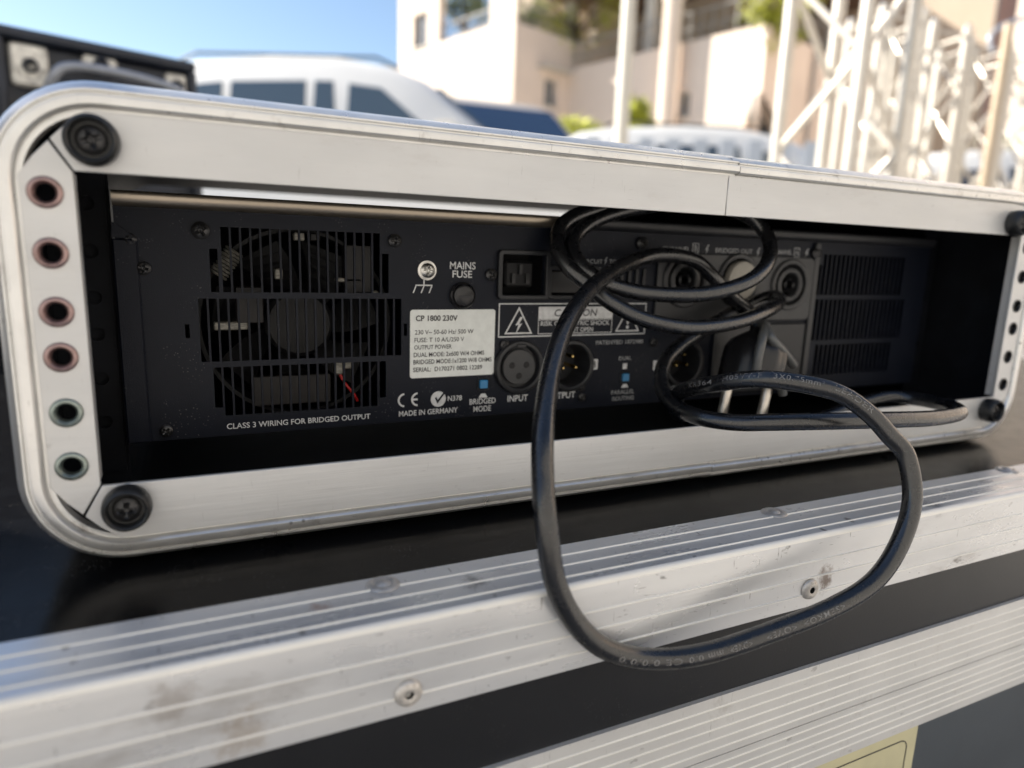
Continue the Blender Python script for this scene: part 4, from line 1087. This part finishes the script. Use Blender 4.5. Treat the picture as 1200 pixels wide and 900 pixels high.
# tall sunlit building along the right
KD = gpt(1128, 17.0); KD.z = 0
bd = thing('tower_building', (KD.x, KD.y, GZ), 'tall pale cream building with a sunlit long face at the right edge', 'building')
facade(bd, KD, -dl, 0, 26, GZ, 12.0, [], 'wall_cream')
bcube(bd, KD, .2, 7, -25.9, -.1, GZ, 11.9, 'wall_cream', 'core')
for k in range(9):
    u = 3.0 + k * 2.6
    for z in (1.0, 4.2, 7.4):
        c = KD - dl * u
        nrm_ = -dr
        Mw_ = Matrix(((-dl.x, 0, nrm_.x, c.x), (-dl.y, 0, nrm_.y, c.y), (0, 1, 0, 0), (0, 0, 0, 1)))
        f_ = link('window', curve_mesh([rect(-.55, .55, z, z + 1.5), rect(-.48, -.03, z + .07, z + 1.43), rect(.03, .48, z + .07, z + 1.43)], .08, M=Mw_ @ Matrix.Translation((0, 0, .04))), M['slab'], bd)
        link('pane', curve_mesh([rect(-.5, .5, z + .05, z + 1.45)], .03, M=Mw_ @ Matrix.Translation((0, 0, .02))), M['pane'], f_)

# long building added unseen behind the camera to bounce sunlight back
KE = Vector((-30, -9.5, 0))
be = thing('bounce_building', (0, -9.5, GZ), 'added unseen long pale grey building bouncing light onto the open rack case', 'building')
Me_ = Matrix(((-1, 0, 0, 22), (0, 0, 1, -9.5), (0, 1, 0, 0), (0, 0, 0, 1)))
we_ = [rect(2 + 3.2 * i, 3.3 + 3.2 * i, z, z + 1.5) for i in range(15) for z in (1.2, 4.4, 7.6)]
link('wall', curve_mesh([rect(0, 52, GZ, 10.5)] + we_, .35, M=Me_), M['wall_grey'], be)
MB().box(-29.8, 21.8, -15, -9.86, GZ, 10.4).build('core', M['wall_tan'], be)

# ==================================================================== pole, trusses
M['pole'] = pbr('pale_painted_pole', (0.60, 0.57, 0.50), 0.45, 0.1, var=0.05, vscale=5)
M['trussm'] = pbr('truss_aluminium', (0.58, 0.54, 0.48), 0.42, 0.5, var=0.08, vscale=20)
pb = gpt(712, 5.6)
lp = thing('lamp_pole', (pb.x, pb.y, GZ), 'pale round lamp pole standing between the two building fronts', 'pole')
MB().lathe([(.060, 0), (.055, 1.5), (.045, 4.2), (.04, 4.25), (0, 4.26)], 20, Matrix.Translation((pb.x, pb.y, GZ))).build('shaft', M['pole'], lp, smooth=40)
MB().lathe([(.13, 0), (.13, .02), (.075, .03), (.065, .15)], 20, Matrix.Translation((pb.x, pb.y, GZ))).build('base_flange', M['pole'], lp, smooth=40)
hd = pb + Vector((0, 0, 0))
MB().bbox(hd.x - .12, hd.x + .35, hd.y - .1, hd.y + .1, GZ + 4.25, GZ + 4.34, .02).build('lamp_head', M['pole'], lp)

def make_truss(Hh, side=.29, rc_=.0245, rbz=.0085, pitch_=.30):
    t = thing('box_truss', (0, 0, 0), '', 'truss', 'aluminium box trusses standing on end')
    h = side / 2 - rc_
    ch = MB().tube([(0, 0, 0.012), (0, 0, Hh - .012)], rc_, 16).mesh('chord'); smooth_mesh(ch, 40); ch.materials.append(M['trussm'])
    for x, y in ((h, h), (-h, h), (-h, -h), (h, -h)):
        link('chord', ch, None, t, (x, y, 0))
        cn = MB().lathe([(.017, Hh - .012), (.017, Hh + .006), (.012, Hh + .010), (0, Hh + .010)], 12, Matrix.Translation((x, y, 0))).build('end_spigot', M['steel'], t, smooth=40)
    n = int(round((Hh - .1) / pitch_)); p = (Hh - .1) / n
    bm_ = MB().tube([(-h, 0, 0), (h, 0, p)], rbz, 8).mesh('brace'); smooth_mesh(bm_, 40); bm_.materials.append(M['trussm'])
    bh = MB().tube([(-h, 0, 0), (h, 0, 0)], rbz, 8).mesh('brace'); smooth_mesh(bh, 40); bh.materials.append(M['trussm'])
    for f in range(4):
        Mrot = Matrix.Rotation(R_(90 * f), 4, 'Z')
        for i in range(n):
            o = link('brace', bm_, None, t)
            flip = (i + f) % 2
            o.matrix_basis = Mrot @ Matrix.Translation((0, -h, .05 + i * p)) @ (Matrix.Rotation(math.pi, 4, 'Z') if flip else Matrix.Identity(4))
        for z in (.05, Hh - .05):
            o = link('brace', bh, None, t); o.matrix_basis = Mrot @ Matrix.Translation((0, -h, z))
    return t
t1_ = make_truss(3.0, .34, .0235, .012, .30)
T1ROT = 34.0
t1_["label"] = 'nearest and tallest silver box truss with four chords standing right of the sunlit wing'
p = gpt(952, 2.62); t1_.location = (p.x, p.y, GZ)
t1_.rotation_euler = (0, 0, math.atan2(RGT.y, RGT.x) + R_(T1ROT))
t2_ = make_truss(1.80)
labs = ['short silver box truss standing on end just behind the tallest truss', 'short silver box truss second from the left in the row behind the tallest one',
        'short silver box truss in the middle of the row of standing trusses', 'short silver box truss second from the right in the standing row', 'rightmost short silver box truss beside the pale building edge']
for i, (px_, dp, rot) in enumerate(((990, 3.85, 12), (1040, 4.05, 18), (1088, 4.3, 8), (1126, 4.55, 20), (1166, 4.75, 15))):
    o = t2_ if i == 0 else copy_tree(t2_)
    o["label"] = labs[i]
    p = gpt(px_, dp); o.location = (p.x, p.y, GZ); o.rotation_euler = (0, 0, math.atan2(RGT.y, RGT.x) + R_(rot))
p = gpt(1122, 3.3)
tp_ = MB().tube([(0, 0, 0), (0, 0, 1.60)], .021, 14).build('tan_post', pbr('tan_tube', (0.42, 0.34, 0.25), .45, .4, var=.1, vscale=20), None, (p.x, p.y, GZ), smooth=40)
tag(tp_, 'single tan tube standing upright in front of the row of short trusses', 'post')
q_ = [at(1163, 60, 3.6), at(1160, 44, 3.6), at(1172, 32, 3.6), at(1192, 24, 3.6), at(1225, 20, 3.6), at(1290, 60, 3.7), at(1320, 330, 3.8)]
q_.append(Vector((q_[-1].x, q_[-1].y, GZ)))
hc = MB().tube(catmull(q_, 6), .012, 8).build('hanging_hose', M['tubeg'], None, smooth=60)
tag(hc, 'grey hose arching over the trusses at the right edge', 'hose')

# ==================================================================== trees and bushes
M['leafy'] = pbr('yellow_green_leaves', (0.44, 0.46, 0.05), 0.6, 0, var=0.5, vscale=2.5)
M['leafg'] = pbr('green_leaves', (0.16, 0.20, 0.06), 0.6, 0, var=0.5, vscale=2.5)
M['bark'] = pbr('bark', (0.10, 0.075, 0.05), 0.9, 0, var=0.3, vscale=10)
def leaves(c, rx, rz, n, size, rnd):
    mb = MB()
    clumps = [(c + Vector((rnd.gauss(0, .45) * rx, rnd.gauss(0, .45) * rx, rnd.gauss(0, .45) * rz)), rnd.uniform(.25, .5) * rx) for _ in range(18)]
    vs, fs = [], []
    for i in range(n):
        cc, cr = rnd.choice(clumps)
        p = cc + Vector((rnd.gauss(0, .5), rnd.gauss(0, .5), rnd.gauss(0, .45))) * cr
        a = Vector((rnd.uniform(-1, 1), rnd.uniform(-1, 1), rnd.uniform(-1, 1))).normalized(); b = a.orthogonal().normalized()
        s = size * rnd.uniform(.6, 1.4)
        k = len(vs)
        vs += [p - a * s, p + b * s * .5, p + a * s, p - b * s * .5]; fs.append((k, k + 1, k + 2, k + 3))
    return MB().add(vs, fs)
def tree(px, py, depth, rx, rz, zbase, label, mat, n=1600, size=.09, name='tree', cat='tree', group=None):
    c = at(px, py, depth); rnd = random.Random(int(px * 7 + py))
    t = thing(name, (c.x, c.y, zbase), label, cat, group)
    tr = [Vector((c.x, c.y, zbase)), Vector((c.x + .03 * rx, c.y, zbase + (c.z - zbase) * .5)), Vector((c.x, c.y + .04 * rx, c.z + rz * .3))]
    mb = MB().tube(catmull(tr, 4), [.10 * rx * (1 - .07 * i) for i in range(9)], 10)
    mb.build('trunk', M['bark'], t, smooth=50)
    for k in range(6):
        w = k * 1.05; z0 = zbase + (c.z - zbase) * (.5 + .06 * k)
        q0 = Vector((c.x, c.y, z0)); q1 = q0 + Vector((math.cos(w), math.sin(w), .8)) * rx * .7
        MB().tube([q0, q0.lerp(q1, .5) + Vector((0, 0, .05 * rx)), q1], [.045 * rx, .03 * rx, .012 * rx], 6).build('limb', M['bark'], t)
    me = leaves(c, rx, rz, n, size, rnd).mesh('crown', fix=False); me.materials.append(M[mat])
    link('crown', me, None, t)
    return t
tree(676, 34, 26.4, 1.9, .9, zf - .05, 'yellow green shrub tree on the terrace behind the railing of the apartment building', 'leafy')
tree(620, 20, 28.2, 1.1, .9, zf - .05, 'dark green shrub tree at the corner of the building terrace', 'leafg')
tree(545, 12, 29.0, 1.6, 1.0, fac_uv(545, 40, KA, dl)[1] - .2, 'olive shrub tree in the left terrace opening', 'leafg')
tree(897, 18, 20.6, .9, .9, ztB - .05, 'bright yellow green potted tree on the terrace above the wing corner', 'leafy')
tree(748, 138, 18.0, .5, .45, GZ, 'yellow green bush in the corner between both buildings', 'leafy', name='bush', cat='bush')
tree(672, 160, 18.5, .8, .30, GZ, 'pale green low bush left of the pole beneath the small windows', 'leafy', name='bush', cat='bush')
tree(1185, 198, 9.8, .6, .22, GZ, 'green bush behind the low white car at the right edge', 'leafg', name='bush', cat='bush', size=.05)
